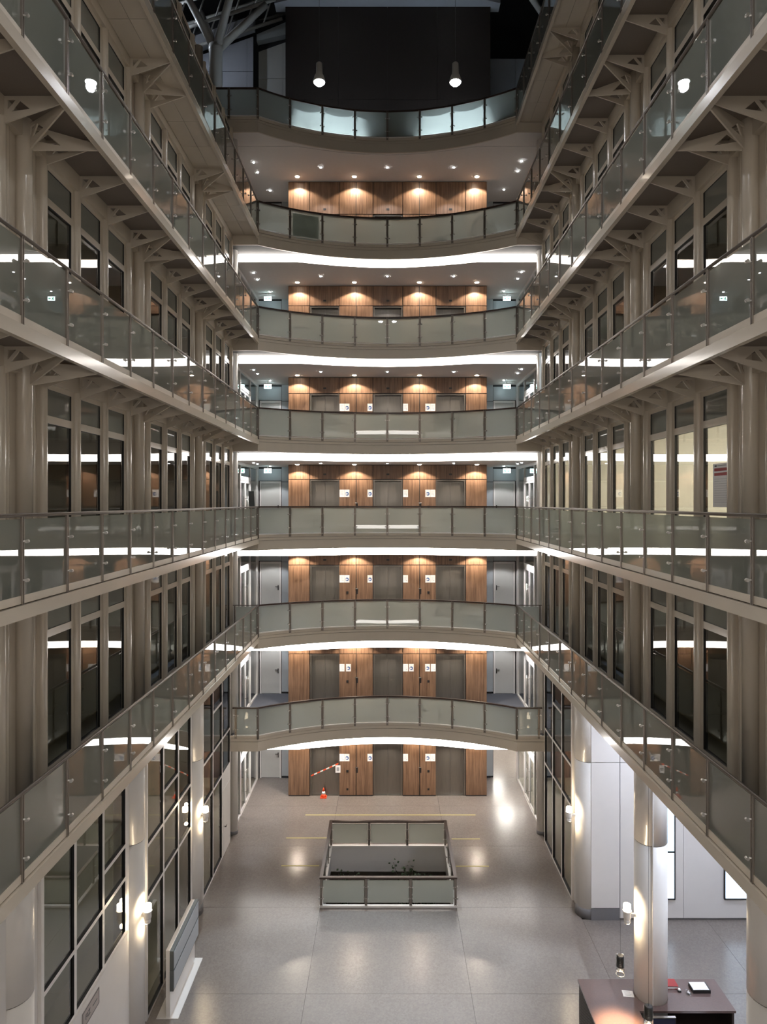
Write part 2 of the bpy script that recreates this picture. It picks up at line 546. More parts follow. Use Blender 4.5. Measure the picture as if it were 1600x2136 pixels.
for sp in ORDER[:-1]:
    zc = CEIL[sp]; top = RAIL[ABOVE[sp]] - 1.6
    path = strip_path(0.06)
    o = build('ceiling_lobby', MB().prism([(-XF, 25.36)] + path + [(XF, 25.36), (XF, YB), (-XF, YB)], zc, zc + 0.015), 'ceiling_white')
    tag(o, f'flat plaster ceiling over the lift lobby of the {NAME[sp]}', 'ceiling', kind='structure')
    if sp == 'B': continue
    o = build('cove_light', MB().ribbon(strip_path(0.0), 0.05, zc + 0.005, top - 0.005), 'cove_white')
    tag(o, f'long glowing white light strip along the ceiling edge of the {NAME[sp]}', 'strip light', 'cove light strips under the galleries')

# the mirrored gallery end behind the photographer: slabs and cove strips
YM = 25.53
for lv in 'ABCDEFG':
    zr = RAIL[lv]; zf = FLOOR[lv]
    edge = [(XF, YM - YJ)] + [(x, YM - y) for x, y in arc(20)][::-1] + [(-XF, YM - YJ)]
    r_ = root('floor_near_end', (0, -2, zf - 0.5), f'curved floor slab at the near end of the {NAME[lv]} opposite the lifts', 'floor', kind='structure')
    build('slab', MB().prism(edge + [(-XF, -4.5), (XF, -4.5)], zr - 1.6, zf), 'paint_flat', r_)
    if lv == 'A': continue
    zc = zr - 1.88
    path = [(x, YM - y) for x, y in strip_path(0.06)]
    o = build('ceiling_near_end', MB().prism(path + [(5.6, -4.5), (-5.6, -4.5)], zc, zc + .015), 'ceiling_white')
    tag(o, f'plaster ceiling under the near end slab of the {NAME[lv]}', 'ceiling', kind='structure')
    o = build('cove_light', MB().ribbon([(x, YM - y) for x, y in strip_path(0.0)][::-1], .05, zc + .005, zr - 1.605), 'cove_white')
    tag(o, f'glowing white light strip under the near end of the {NAME[lv]} opposite the lifts', 'strip light', 'cove light strips under the galleries')

# ------------------------------------------------------------------ wooden lift block
LX = [(-3.18, -2.06), (-0.53, 0.58), (2.08, 3.21)]            # lift doors
PX = [(WX0, -3.25), (-2.02, -1.31), (-1.305, -0.60), (0.645, 1.345), (1.35, 2.04), (3.28, WX1)]   # lower panels
UX = [WX0, -3.25, -2.02, -1.31, -0.60, 0.645, 1.345, 2.04, 3.28, WX1]
DH = 2.13
for sp in ORDER[:-1]:
    f = FLOOR[sp]; zc = CEIL[sp]
    w = root('wall_lift', (0, YW, f), f'walnut panelled wall around the three lifts on the {NAME[sp]}', 'wall', kind='structure')
    top = zc - 0.004
    jz = f + DH + 0.07
    # carcass behind the panels with recesses for the lifts
    hol = [[(a - .04, f), (b + .04, f), (b + .04, f + DH + .03), (a - .04, f + DH + .03)] for a, b in LX]
    out = [(WX0 + .01, f)]
    for h in hol: out += [h[0], h[3], h[2], h[1]]
    out += [(WX1 - .01, f), (WX1 - .01, top), (WX0 + .01, top)]
    build('carcass', MB().prism(out, YW + 0.045, YW + 0.22, 'y'), 'black', w)
    build('side_panel', MB().box(WX0, WX0 + .03, YW + .05, YB, f, top), 'walnut', w)
    build('side_panel', MB().box(WX1 - .03, WX1, YW + .05, YB, f, top), 'walnut', w)
    g = 0.013
    for a, b in PX:
        build('panel', MB().box(a + g, b - g, YW, YW + .04, f + 0.05, jz - g), 'walnut', w)
    for i in range(9):
        build('panel', MB().box(UX[i] + g, UX[i + 1] - g, YW, YW + .04, jz + g, top - 0.02), 'walnut', w)
    for a, b in ((WX0, -3.25), (-2.02, -0.60), (0.645, 2.04), (3.28, WX1)):
        build('kick_strip', MB().box(a + g, b - g, YW + .006, YW + .04, f, f + .05), 'black', w)
    for i, (a, b) in enumerate(LX):
        e = root('lift_door', ((a + b) / 2, YW + .2, f), f"brushed steel lift door, {['leftmost', 'middle', 'rightmost'][i]} of the three on the {NAME[sp]}", 'lift door', 'lift doors')
        fr = [(a - .055, f), (a - .055, f + DH + .05), (b + .055, f + DH + .05), (b + .055, f), (b, f), (b, f + DH), (a, f + DH), (a, f)]
        build('frame', MB().prism(fr, YW + .03, YW + .24, 'y'), 'lift_steel', e)
        m_ = (a + b) / 2
        build('leaf', MB().box(a, m_ - .003, YW + .17, YW + .21, f + .01, f + DH - .02), 'lift_steel', e)
        build('leaf', MB().box(m_ + .003, b, YW + .17, YW + .21, f + .01, f + DH - .02), 'lift_steel', e)
        build('sill', MB().box(a, b, YW + .03, YW + .24, f, f + .008), 'chrome', e)
        if sp not in '0':
            build('indicator', MB().box(m_ - .06, m_ + .06, YW - .012, YW, jz + .18, jz + .25), 'dark_metal', e)
    if sp in 'EFG0':
        for q, x in enumerate((-1.307, 1.347)):
            h = root('door_handle_plate', (x, YW, f + 1.0), f"steel lever on the walnut service door {['left', 'right'][q]} of the middle lift, {NAME[sp]}", 'door handle', 'service door handles')
            build('plate', MB().box(x + .02, x + .075, YW - .012, YW, f + .98, f + 1.2), 'dark_metal', h)
            build('lever', MB().box(x - .04, x + .075, YW - .05, YW - .03, f + 1.2, f + 1.235), 'chrome', h)
        for q, x in enumerate((-1.67, 1.72)):
            o = build('call_button_box', MB().box(x - .045, x + .045, YW - .016, YW, f + 1.0, f + 1.1).box(x - .02, x + .02, YW - .024, YW - .014, f + 1.03, f + 1.07), 'dark_metal')
            tag(o, f"small dark call button plate beside the {['left', 'right'][q]} lift on the {NAME[sp]}", 'call button', 'lift call buttons')
            if sp in 'G0':
                o = build('socket_plate', MB().box(x - .04, x + .04, YW - .012, YW, f + .25, f + .33).box(x - .02, x + .02, YW - .018, YW - .01, f + .27, f + .31), 'dark_metal')
                tag(o, f"dark socket plate low on the service door by the {['left', 'right'][q]} lift, {NAME[sp]}", 'socket', 'low socket plates')

# notices on the wood
def notice(x0, f, blue, lab, zc_=1.62, w=0.205, h=0.31, y=YW - 0.006):
    e = root('notice_sheet', (x0 + w / 2, y, f + zc_ - h / 2), lab, 'notice', 'notices beside the lifts')
    build('sheet', MB().box(x0, x0 + w, y, y + .004, f + zc_ - h / 2, f + zc_ + h / 2), 'paper', e)
    cx = x0 + w / 2; cz = f + zc_ - 0.02
    if blue:
        n = 20
        build('blue_disc', MB().prism([(cx + .075 * math.cos(2 * PI * i / n), cz + .075 * math.sin(2 * PI * i / n)) for i in range(n)], y - .002, y, 'y'), 'sign_blue', e)
        build('face_symbol', MB().prism([(cx - .035 + .03 * math.cos(2 * PI * i / 10), cz - .005 + .042 * math.sin(2 * PI * i / 10)) for i in range(10)], y - .003, y - .002, 'y'), 'paper', e)
        build('mask_symbol', MB().prism([(cx + .0, cz - .03), (cx + .035, cz - .02), (cx + .035, cz + .02), (cx, cz + .012)], y - .003, y - .002, 'y'), 'paper', e)
    else:
        for k in range(4):
            build('text_line', MB().box(x0 + .035, x0 + w - .05 - .02 * (k % 2), y - .001, y, f + zc_ + .08 - .045 * k, f + zc_ + .088 - .045 * k), 'print_grey', e)
        build('stamp', MB().box(x0 + .13, x0 + .155, y - .001, y, f + zc_ - .085, f + zc_ - .055), 'print_grey', e)
for sp in 'DEFG0':
    f = FLOOR[sp]; nm = NAME[sp]
    if sp == 'G':
        L_ = [(-2.0, 0), (-1.73, 1), (0.66, 0), (0.90, 1), (1.58, 1), (1.82, 0)]
    else:
        L_ = [(-2.0, 0), (-1.79, 1), (-0.83, 1), (0.66, 0), (1.59, 1), (1.80, 0)]
    for x, b in L_:
        side = 'right of the left lift' if x < -1.5 else 'left of the middle lift' if x < 0 else 'right of the middle lift' if x < 1.4 else 'left of the right lift'
        notice(x, f, b, ('white notice with blue mask symbol, ' if b else 'white printed text notice, ') + side + f' on the {nm}')
o = notice

# ------------------------------------------------------------------ downlights
def downlight(x, y, z, r, warm, lab, power, grp, spot=None):
    e = root('ceiling_downlight', (x, y, z), lab, 'downlight', grp)
    build('trim_ring', MB().lathe([(r * 1.35, 0.0), (r * 1.35, -.012), (r, -.016), (r, 0)], (x, y, z), 16, cap=False), 'white_paint', e)
    build('lens', MB().lathe([(0.001, -.004), (r, -.004), (r * .9, -.03), (0.001, -.036)][::-1], (x, y, z), 14, cap=False), 'lamp_warm' if warm else 'lamp_cool', e)
    light('SPOT', 'downlight_beam', (x, y, z - .06), power, (1.0, .85, .69) if warm else (.97, .97, 1.0), e, size=.04, spot=spot or R(110), blend=.25)
WXP = (-3.71, -1.36, 1.32, 3.69)
for sp in ORDER[:-1]:
    zc = CEIL[sp]; nm = NAME[sp]
    for i, x in enumerate(WXP):
        downlight(x, 27.66, zc, 0.085, True, f"warm downlight over the walnut wall, {nm}, {['first', 'second', 'third', 'fourth'][i]} from the left", WASH, 'warm wall washers before the lifts', R(128))
    if True:
        for (x, y, w_) in ((-5.28, 26.5, 'in the left corner, front one of the pair'), (-5.28, 27.3, 'in the left corner, back one of the pair'), (-5.05, 28.9, 'by the left back wall'),
                           (-2.67, 26.9, 'before the left lift'), (0, 26.9, 'before the middle lift'), (2.66, 26.9, 'before the right lift'),
                           (5.28, 26.4, 'in the right corner, front one of the pair'), (5.28, 27.2, 'in the right corner, back one of the pair'), (5.0, 28.8, 'by the right back wall')):
            downlight(x, y, zc, 0.042, False, f'small white downlight, {nm}, {w_}', DOWN, 'small downlights over the lift lobbies')

# ------------------------------------------------------------------ lobby side and back walls, doors, exit signs
DN = [0]
def nxt(kind):
    DN[0] += 1
    return f'{kind}_{DN[0]}'
for sp in ORDER[:-1]:
    f = FLOOR[sp]; zc = CEIL[sp]; nm = NAME[sp]
    zt = RAIL[ABOVE[sp]] - 1.6
    for s in (-1, 1):
        sd = SIDE[s]
        x_in, x_out = (WX0, -XF) if s < 0 else (WX1, XF)
        corr = (sp == '0' and s > 0)
        # back wall in panels
        w = root('wall_back', (s * 4.95, YB, f), f'blue grey panelled back wall {sd} of the lifts on the {nm}', 'wall', kind='structure')
        dx0, dx1 = sorted((s * 4.74, s * 5.70))
        build('backing', MB().box(*sorted((x_in, x_out)), YB + .03, YB + .1, f if not corr else f + 2.4, zt), 'black', w)
        dzt = f + (2.16 if not corr else 2.4)
        if corr:
            build('backing', MB().box(*sorted((s * 4.74, x_in)), YB + .03, YB + .1, f, dzt), 'black', w)
        build('panel', MB().box(*sorted((s * 4.72, x_in)), YB, YB + .03, f + .08, dzt - .01), 'grey_panel', w)
        build('panel', MB().box(*sorted((s * 4.72, x_in)), YB, YB + .03, dzt + .01, zc), 'grey_panel', w)
        build('panel', MB().box(*sorted((s * 4.735, x_out)), YB, YB + .03, dzt + .05, zc - .08), 'grey_panel', w)
        if not corr:
            d = root(nxt('door'), ((dx0 + dx1) / 2, YB, f), f'pale grey door in the back wall {sd} of the lifts, {nm}', 'door', kind='structure')
            fr = [(dx0, f), (dx0, f + 2.18), (dx1, f + 2.18), (dx1, f), (dx1 - .07, f), (dx1 - .07, f + 2.08), (dx0 + .07, f + 2.08), (dx0 + .07, f)]
            build('frame', MB().prism(fr, YB - .03, YB + .02, 'y'), 'white_paint', d)
            leaf = build('leaf', MB().box(dx0 + .075, dx1 - .075, YB + .0, YB + .025, f + .01, f + 2.075), 'door_grey', d)
            hx = s * 4.88
            build('handle', MB().box(hx - .02, hx + .02, YB - .012, YB, f + .9, f + 1.12).box(hx, hx + s * .13, YB - .05, YB - .03, f + 1.05, f + 1.07), 'dark_metal', leaf)
        # side wall: glazed front with a double door
        x = s * XF
        w = root('wall_lobby', (x, 27.6, f), f'glazed {sd} side wall of the lift lobby on the {nm}', 'wall', kind='structure')
        a, b = sorted((x, x + s * .08))
        y0, yd0, yd1, y1 = 25.35, 26.35, 28.2, YB
        hd = f + 2.12
        outl = [(y0, f), (y1, f), (y1, zt), (y0, zt)]
        holes = [[(y0 + .12, f + .08), (yd0 - .07, f + .08), (yd0 - .07, zc - .12), (y0 + .12, zc - .12)],
                 [(yd0, f + .0001), (yd1, f + .0001), (yd1, hd), (yd0, hd)],
                 [(yd0 + .0, hd + .16), (yd1, hd + .16), (yd1, zc - .12), (yd0, zc - .12)],
                 [(yd1 + .08, f + .08), (y1 - .35, f + .08), (y1 - .35, zc - .12), (yd1 + .08, zc - .12)]]
        build('frame', MB().prism(outl, a, b, 'x', holes), 'white_paint', w)
        gx = s * (XF + .045)
        for k in (0, 2, 3):
            hh = holes[k]
            build('pane', MB().box(gx - .006, gx + .006, hh[0][0] - .02, hh[1][0] + .02, hh[0][1] - .02, hh[2][1] + .02), 'window_glass', w)
        d = root(nxt('door'), (x, (yd0 + yd1) / 2, f), f'white framed glazed double door in the {sd} lobby wall, {nm}', 'door', kind='structure')
        ym = (yd0 + yd1) / 2
        for (ya, yb, hy) in ((yd0, ym, ym - .12), (ym, yd1, ym + .12)):
            hole = [(ya + .09, f + .12), (yb - .09, f + .12), (yb - .09, hd - .1), (ya + .09, hd - .1)]
            lf = build('leaf', MB().prism([(ya + .006, f + .01), (yb - .006, f + .01), (yb - .006, hd - .006), (ya + .006, hd - .006)], a + .01, b - .01, 'x', [hole]), 'white_paint', d)
            build('pane', MB().box(gx - .006, gx + .006, ya + .08, yb - .08, f + .11, hd - .09), 'window_glass', lf)
            build('pull_bar', MB().tube([(s * (XF - .06), hy, f + .5), (s * (XF - .06), hy, f + 1.5)], .014, 8).tube([(s * (XF - .06), hy, f + .6), (s * (XF + .02), hy, f + .6)], .01, 6)
                  .tube([(s * (XF - .06), hy, f + 1.4), (s * (XF + .02), hy, f + 1.4)], .01, 6), 'chrome', lf)
        if sp in 'CDE':
            z = zc - 0.22
            e = root('exit_sign', (s * 5.2, 29.2, z), f'hanging green and white exit sign {sd} of the lifts, {nm}', 'exit sign', 'exit signs by the lifts')
            build('housing', MB().box(s * 5.2 - .17, s * 5.2 + .17, 29.18, 29.24, z + .10, z + .14), 'white_paint', e)
            build('rod', MB().box(s * 5.2 - .02, s * 5.2 + .02, 29.19, 29.23, z + .14, zc), 'white_paint', e)
            build('lit_plate', MB().box(s * 5.2 - .16, s * 5.2 + .16, 29.2, 29.22, z - .08, z + .10), 'exit_glow', e)
            cx = s * 5.2
            build('arrow', MB().prism([(cx + .02, z + .03), (cx + .08, z + .03), (cx + .08, z + .06), (cx + .13, z + .01), (cx + .08, z - .04), (cx + .08, z - .01), (cx + .02, z - .01)], 29.196, 29.2, 'y'), 'exit_green', e)
            build('running_figure', MB().prism([(cx - .13, z - .06), (cx - .10, z - .06), (cx - .07, z - .01), (cx - .04, z - .05), (cx - .02, z - .04), (cx - .06, z + .05), (cx - .07, z + .08), (cx - .10, z + .06), (cx - .10, z + .01)], 29.196, 29.2, 'y'), 'exit_green', e)

# corridor to the right of the lifts on the ground floor
w = root('wall_corridor', (5.2, 33, 0), 'bright white corridor leading away right of the lifts', 'wall', kind='structure')
build('side', MB().box(4.62, 4.72, YB + .1, 37, 0, 2.5), 'white_paint', w)
build('side', MB().box(6.6, 6.7, YB + .1, 37, 0, 2.5), 'white_paint', w)
build('end', MB().box(4.62, 6.7, 37, 37.1, 0, 2.5), 'white_paint', w)
build('top', MB().box(4.62, 6.7, YB + .1, 37, 2.5, 2.6), 'ceiling_white', w)
build('bed', MB().box(4.62, 6.7, YB, 37, -.1, 0), 'terrazzo', w)
for k, y in enumerate((31.5, 34.5)):
    e = root('corridor_lamp', (5.6, y, 2.48), f"square ceiling lamp in the white corridor, {['front', 'back'][k]} one", 'ceiling lamp', 'corridor lamps')
    build('housing', MB().box(5.2, 6.0, y - .3, y + .3, 2.46, 2.5), 'white_paint', e)
    build('diffuser', MB().box(5.24, 5.96, y - .26, y + .26, 2.45, 2.462), 'corridor_light', e)
    light('AREA', 'corridor_glow', (5.6, y, 2.43), CORR, (1, .97, .9), e, size=.7, shape='SQUARE')

# ------------------------------------------------------------------ side facades
FB = {}
for s in (-1, 1):
    sd = SIDE[s]
    FB[s] = root(f'wall_{sd}', (s * XF, 14, 0), f'pale painted facade of the {sd} side of the atrium', 'wall', kind='structure')
COLK = (-1, 3, 7, 11)
YC = {k: YJ - MOD * (k + .5) for k in COLK}
WINK = (0, 1, 2, 4, 5, 6, 8, 9, 10, 12)
MULK = sorted(set(list(WINK) + [k + 1 for k in WINK]))
WN = [0]
LIT = {('E', 1)}
for lv in 'FEDCB':
    f = FLOOR[lv]; f2 = FLOOR[ABOVE[lv]]; h = f2 - f; nm = NAME[lv]
    zs0, zs1 = f, f2 - .36
    z_sill, z_t0, z_t1, z_head = f + .38, f + .722 * h - .03, f + .722 * h + .10, f2 - .46
    for s in (-1, 1):
        sd = SIDE[s]; wl = FB[s]
        for k in MULK:
            y = P(k)
            a0, a1 = (PI * .5, PI * 1.5) if s > 0 else (-PI * .5, PI * .5)
            mb = MB().lathe([(.075, zs0), (.075, zs1)], (s * 5.68, y, 0), 10, cap=False, a0=a0, a1=a1)
            mb.box(s * 5.68, s * 5.80, y - .075, y + .075, zs0, zs1)
            build('mullion', mb, 'paint', wl)
        for k in COLK[1:]:
            # column bay: flat panels with slim ribs either side of the column
            ya, yb = P(k + 1) + .075, P(k) - .075
            build('column_bay_panel', MB().box(s * 5.74, s * 5.80, ya, yb, zs0, zs1), 'paint', wl)
            for yy in (ya + .16, yb - .16):
                a0, a1 = (PI * .5, PI * 1.5) if s > 0 else (-PI * .5, PI * .5)
                build('rib', MB().lathe([(.05, zs0), (.05, zs1)], (s * 5.735, yy, 0), 8, cap=False, a0=a0, a1=a1), 'paint', wl)
        # last stretch behind the photographer's shoulder
        build('facade_panel', MB().box(s * 5.70, s * 5.80, -3, P(13) - .075, zs0, zs1), 'paint', wl)
        for i, k in enumerate(WINK):
            WN[0] += 1
            ya, yb = P(k + 1) + .078, P(k) - .078
            e = root(f'window_{WN[0]}', (s * 5.7, (ya + yb) / 2, f), f"tall {'lit' if (lv, s) in LIT else 'dark'} window on the {sd} facade of the {nm}, {ORD[i]}", 'window', 'tall gallery windows', 'structure')
            ga, gb = ya + .11, yb - .11
            hl = [(ga, z_sill), (gb, z_sill), (gb, z_t0), (ga, z_t0)]
            hu = [(ga, z_t1), (gb, z_t1), (gb, z_head), (ga, z_head)]
            build('window_frame', MB().prism([(ya, zs0), (yb, zs0), (yb, zs1), (ya, zs1)], *sorted((s * 5.69, s * 5.77)), 'x', [hl, hu]), 'paint', e, 'dark_metal')
            for hh, gm in ((hl, 'window_glass'), (hu, 'spandrel_glass')):
                build('pane', MB().box(s * 5.712, s * 5.722, ga - .02, gb + .02, hh[0][1] - .02, hh[2][1] + .02), gm, e)
# columns
for i, k in enumerate(COLK):
    for s in (-1, 1):
        y = YC[k]
        x = s * (5.72 if k > -1 else 5.74)
        cx = -5.88 if s < 0 else 6.0
        e = root('column', (cx, y, 0), f"round white column rising up the {SIDE[s]} facade, {ORD[i]}", 'column', 'round columns of the atrium')
        if k == -1:
            build('shaft', MB().lathe([(.17, 0), (.17, FLOOR['A'])], (s * 5.73, y, 0), 20), 'white_gloss', e)
            build('plinth_ring', MB().lathe([(.174, 0), (.174, .12)], (s * 5.73, y, 0), 20), 'plinth', e)
        else:
            r = .34 if s < 0 else .36
            build('lower_shaft', MB().lathe([(r, 0), (r, 4.62)], (cx, y, 0), 32), 'white_gloss', e)
            build('lower_shaft', MB().lathe([(r, 4.632), (r, 7.1)], (cx, y, 0), 32), 'white_gloss', e)
            build('joint_ring', MB().lathe([(r - .008, 4.6), (r - .008, 4.65)], (cx, y, 0), 24), 'dark_metal', e)
            build('plinth_ring', MB().lathe([(r + .004, 0), (r + .004, .3)], (cx, y, 0), 28), 'plinth', e)
            build('upper_shaft', MB().lathe([(.125, 7.1), (.125, FLOOR['A'] - .3)], (s * 5.66, y, 0), 20), 'paint', e)
            if s > 0 and k == 7:
                build('cable_duct', MB().box(cx - .10, cx - .085, y - r - .012, y - r + .03, 1.1, 7.1), 'white_gloss', e)

# rooms behind the facades
for s in (-1, 1):
    e = root('wall_rooms', (s * 8.2, 14, 0), f'walls of the office rooms behind the {SIDE[s]} windows', 'wall', kind='structure')
    xo = s * (8.2)
    for lv in 'FEDCB':
        m_ = 'room_lit' if (lv, s) in LIT else 'room_dark'
        build('room_wall', MB().box(xo, xo + s * .1, -3, 30, FLOOR[lv], FLOOR[ABOVE[lv]] - .3), m_, e)
        for k in (-1, 3, 7, 11):
            build('room_partition', MB().box(s * 5.86, xo, YC[k] - .05, YC[k] + .05, FLOOR[lv], FLOOR[ABOVE[lv]] - .3), m_, e)
    for lv in 'FEDCBA':
        build('room_floor', MB().box(s * 5.82, xo, -3, 30, FLOOR[lv] - .3, FLOOR[lv]), 'room_dark', e)
    if s < 0:
        build('room_wall', MB().box(xo, xo - .1, -3, 30, 0, 7.2), 'room_dark', e)
        build('room_floor', MB().box(-5.82, xo, -3, 30, -.3, 0), 'room_dark', e)
    else:
        build('room_wall', MB().box(xo, xo + .1, 20.3, 30, 0, 7.2), 'room_dark', e)
        build('room_floor', MB().box(5.82, xo, 20.1, 30, -.3, 0), 'room_dark', e)
for i, k in enumerate((1.5, 5.5, 9.5)):
    y = P(k); z = FLOOR['D'] - .32
    e = root('office_lamp', (7.4, y, z), f'ceiling lamp panel in the lit office {ORD[i]} on the right third gallery', 'ceiling lamp', 'office lamps')
    build('housing', MB().box(6.9, 7.9, y - .6, y + .6, z - .05, z), 'white_paint', e)
    build('diffuser', MB().box(6.95, 7.85, y - .55, y + .55, z - .06, z - .05), 'room_light', e)
    light('AREA', 'office_glow', (7.4, y, z - .08), ROOM, (1, .95, .86), e, size=1.0, shape='SQUARE')

# directory poster in one of the lit windows
e = root('directory_poster', (5.685, 11.5, 12.24), 'poster with two dark red bars on the lit window of the right third gallery', 'poster')
build('sheet', MB().box(5.702, 5.708, 11.23, 11.75, 12.22, 12.97), 'paper', e)
for (za, zb, m_) in ((12.86, 12.90, 'sign_red'), (12.78, 12.82, 'sign_red')):
    build('red_bar', MB().box(5.699, 5.702, 11.26, 11.70, za - .02, zb - .01), m_, e)
build('header_mark', MB().box(5.699, 5.702, 11.62, 11.69, 12.915, 12.945), 'board_dark', e)
build('header_line', MB().box(5.699, 5.702, 11.3, 11.6, 12.925, 12.94), 'print_grey', e)
for q in range(11):
    build('text_line', MB().box(5.7, 5.702, 11.27, 11.70, 12.70 - .04 * q, 12.704 - .04 * q), 'print_grey', e)

# ground floor glazing
def glazing(s, kA, kB, z0, z1, extra, lab, door=None):
    WN[0] += 1
    ya, yb = P(kB), P(kA)
    e = root(f'window_{WN[0]}', (s * XF, (ya + yb) / 2, z0), lab, 'window', 'glazed bays of the ground floor', 'structure')
    holes = []
    n = kB - kA
    for j in range(n):
        y0, y1 = ya + MOD * j + (.05 if j else .09), ya + MOD * (j + 1) - (.05 if j < n - 1 else .09)
        zz = [z0 + .08] + sorted(t for t in ([4.12] + ([2.87] if z0 < 2 else []) + extra.get(j, []))) + [z1 - .08]
        for i in range(len(zz) - 1):
            if door == j and zz[i + 1] <= 2.9: continue
            holes.append([(y0, zz[i] + (.04 if i else 0)), (y1, zz[i] + (.04 if i else 0)), (y1, zz[i + 1] - .04), (y0, zz[i + 1] - .04)])
    build('window_frame', MB().prism([(ya, z0), (yb, z0), (yb, z1), (ya, z1)], *sorted((s * 5.70, s * 5.79)), 'x', holes), 'white_paint', e, 'black')
    for hh in holes:
        build('pane', MB().box(s * 5.735, s * 5.747, hh[0][0] - .015, hh[1][0] + .015, hh[0][1] - .015, hh[2][1] + .015), 'window_glass', e)
    if door is not None:
        y0, y1 = ya + MOD * door + .06, ya + MOD * (door + 1) - .1
        lf = build('door_leaf', MB().box(s * 5.685, s * 5.70, y0, y1, z0 + .03, 2.3), 'white_gloss', e)
        build('handle', MB().box(s * 5.60, s * 5.685, y0 + .09, y0 + .12, 1.02, 1.06).box(s * 5.60, s * 5.62, y0 + .09, y0 + .24, 1.02, 1.06), 'chrome', lf)
ZT = 7.12
glazing(-1, 0, 3, 0.0, ZT, {0: [], 1: [5.4], 2: []}, 'double height glazed bay on the left ground floor nearest the lifts', door=2)
glazing(-1, 4, 7, 0.0, ZT, {0: [], 1: [4.9]}, 'double height glazed bay on the left behind the signboard')
glazing(-1, 8, 11, 2.9, ZT, {2: [4.83]}, 'glazed bay above the white wall on the left')
glazing(1, 0, 3, 0.0, ZT, {1: [5.4]}, 'double height glazed bay on the right ground floor nearest the lifts')
w = root('wall_parapet', (-5.75, 12.9, 0), 'smooth white wall under the glazed bay on the left', 'wall', kind='structure')
build('wall_panel', MB().box(-5.80, -5.69, P(11), P(8), 0, 2.9), 'white_paint', w)
build('sill_board', MB().box(-5.82, -5.66, P(11), P(8), 2.9, 2.93), 'white_paint', w)
for (ka, kb) in ((3, 4), (7, 8), (11, 12)):
    build('column_bay_panel', MB().box(-5.84, -5.76, P(kb), P(ka), 0, ZT), 'white_paint', FB[-1])
build('column_bay_panel', MB().box(5.76, 5.84, 20.13, P(3), 0, ZT), 'white_paint', FB[1])
build('facade_panel', MB().box(-5.84, -5.70, -3, P(12), 0, ZT), 'white_paint', FB[-1])
build('facade_panel', MB().box(5.70, 5.84, -3, 5, 0, ZT), 'white_paint', FB[1])
for k in (3, 7):
    pass
# little FIZ sign
e = root('direction_sign', (-5.66, 12.86, 2.45), 'small beige direction sign reading FIZ on the white wall', 'sign')
build('plate', MB().box(-5.69, -5.675, 12.5, 13.22, 2.45, 2.76), 'sign_beige', e)
build('border', MB().prism([(12.5, 2.45), (13.22, 2.45), (13.22, 2.76), (12.5, 2.76)], -5.676, -5.672, 'x', [[(12.515, 2.465), (13.205, 2.465), (13.205, 2.745), (12.515, 2.745)]]), 'board_dark', e)
text('lettering', 'FIZ', .15, 'board_dark', e, (-5.673, 12.72, 2.60), (R(90), 0, R(90)))
build('arrow_bar', MB().box(-5.676, -5.672, 12.93, 13.13, 2.59, 2.61), 'board_dark', e)

# ------------------------------------------------------------------ side galleries
def bracket_mesh(L, name):
    o_ = [(0, 0), (L, 0), (L, -.09), (0, -.40)]
    h1 = [(.06 * L, -.05), (.20 * L, -.05), (.06 * L, -.20)]
    h2 = [(.25 * L, -.065), (.42 * L, -.19), (.11 * L, -.23)]
    return MB().prism(o_, -.012, .012, 'y', [h1, h2]).mesh(name, 'paint_flat')
BR = bracket_mesh(.90, 'bracket')
BRD = bracket_mesh(math.hypot(.86, MOD / 2), 'corner_bracket')
FLG = MB().box(0, 1, -.03, .03, -.006, .006)

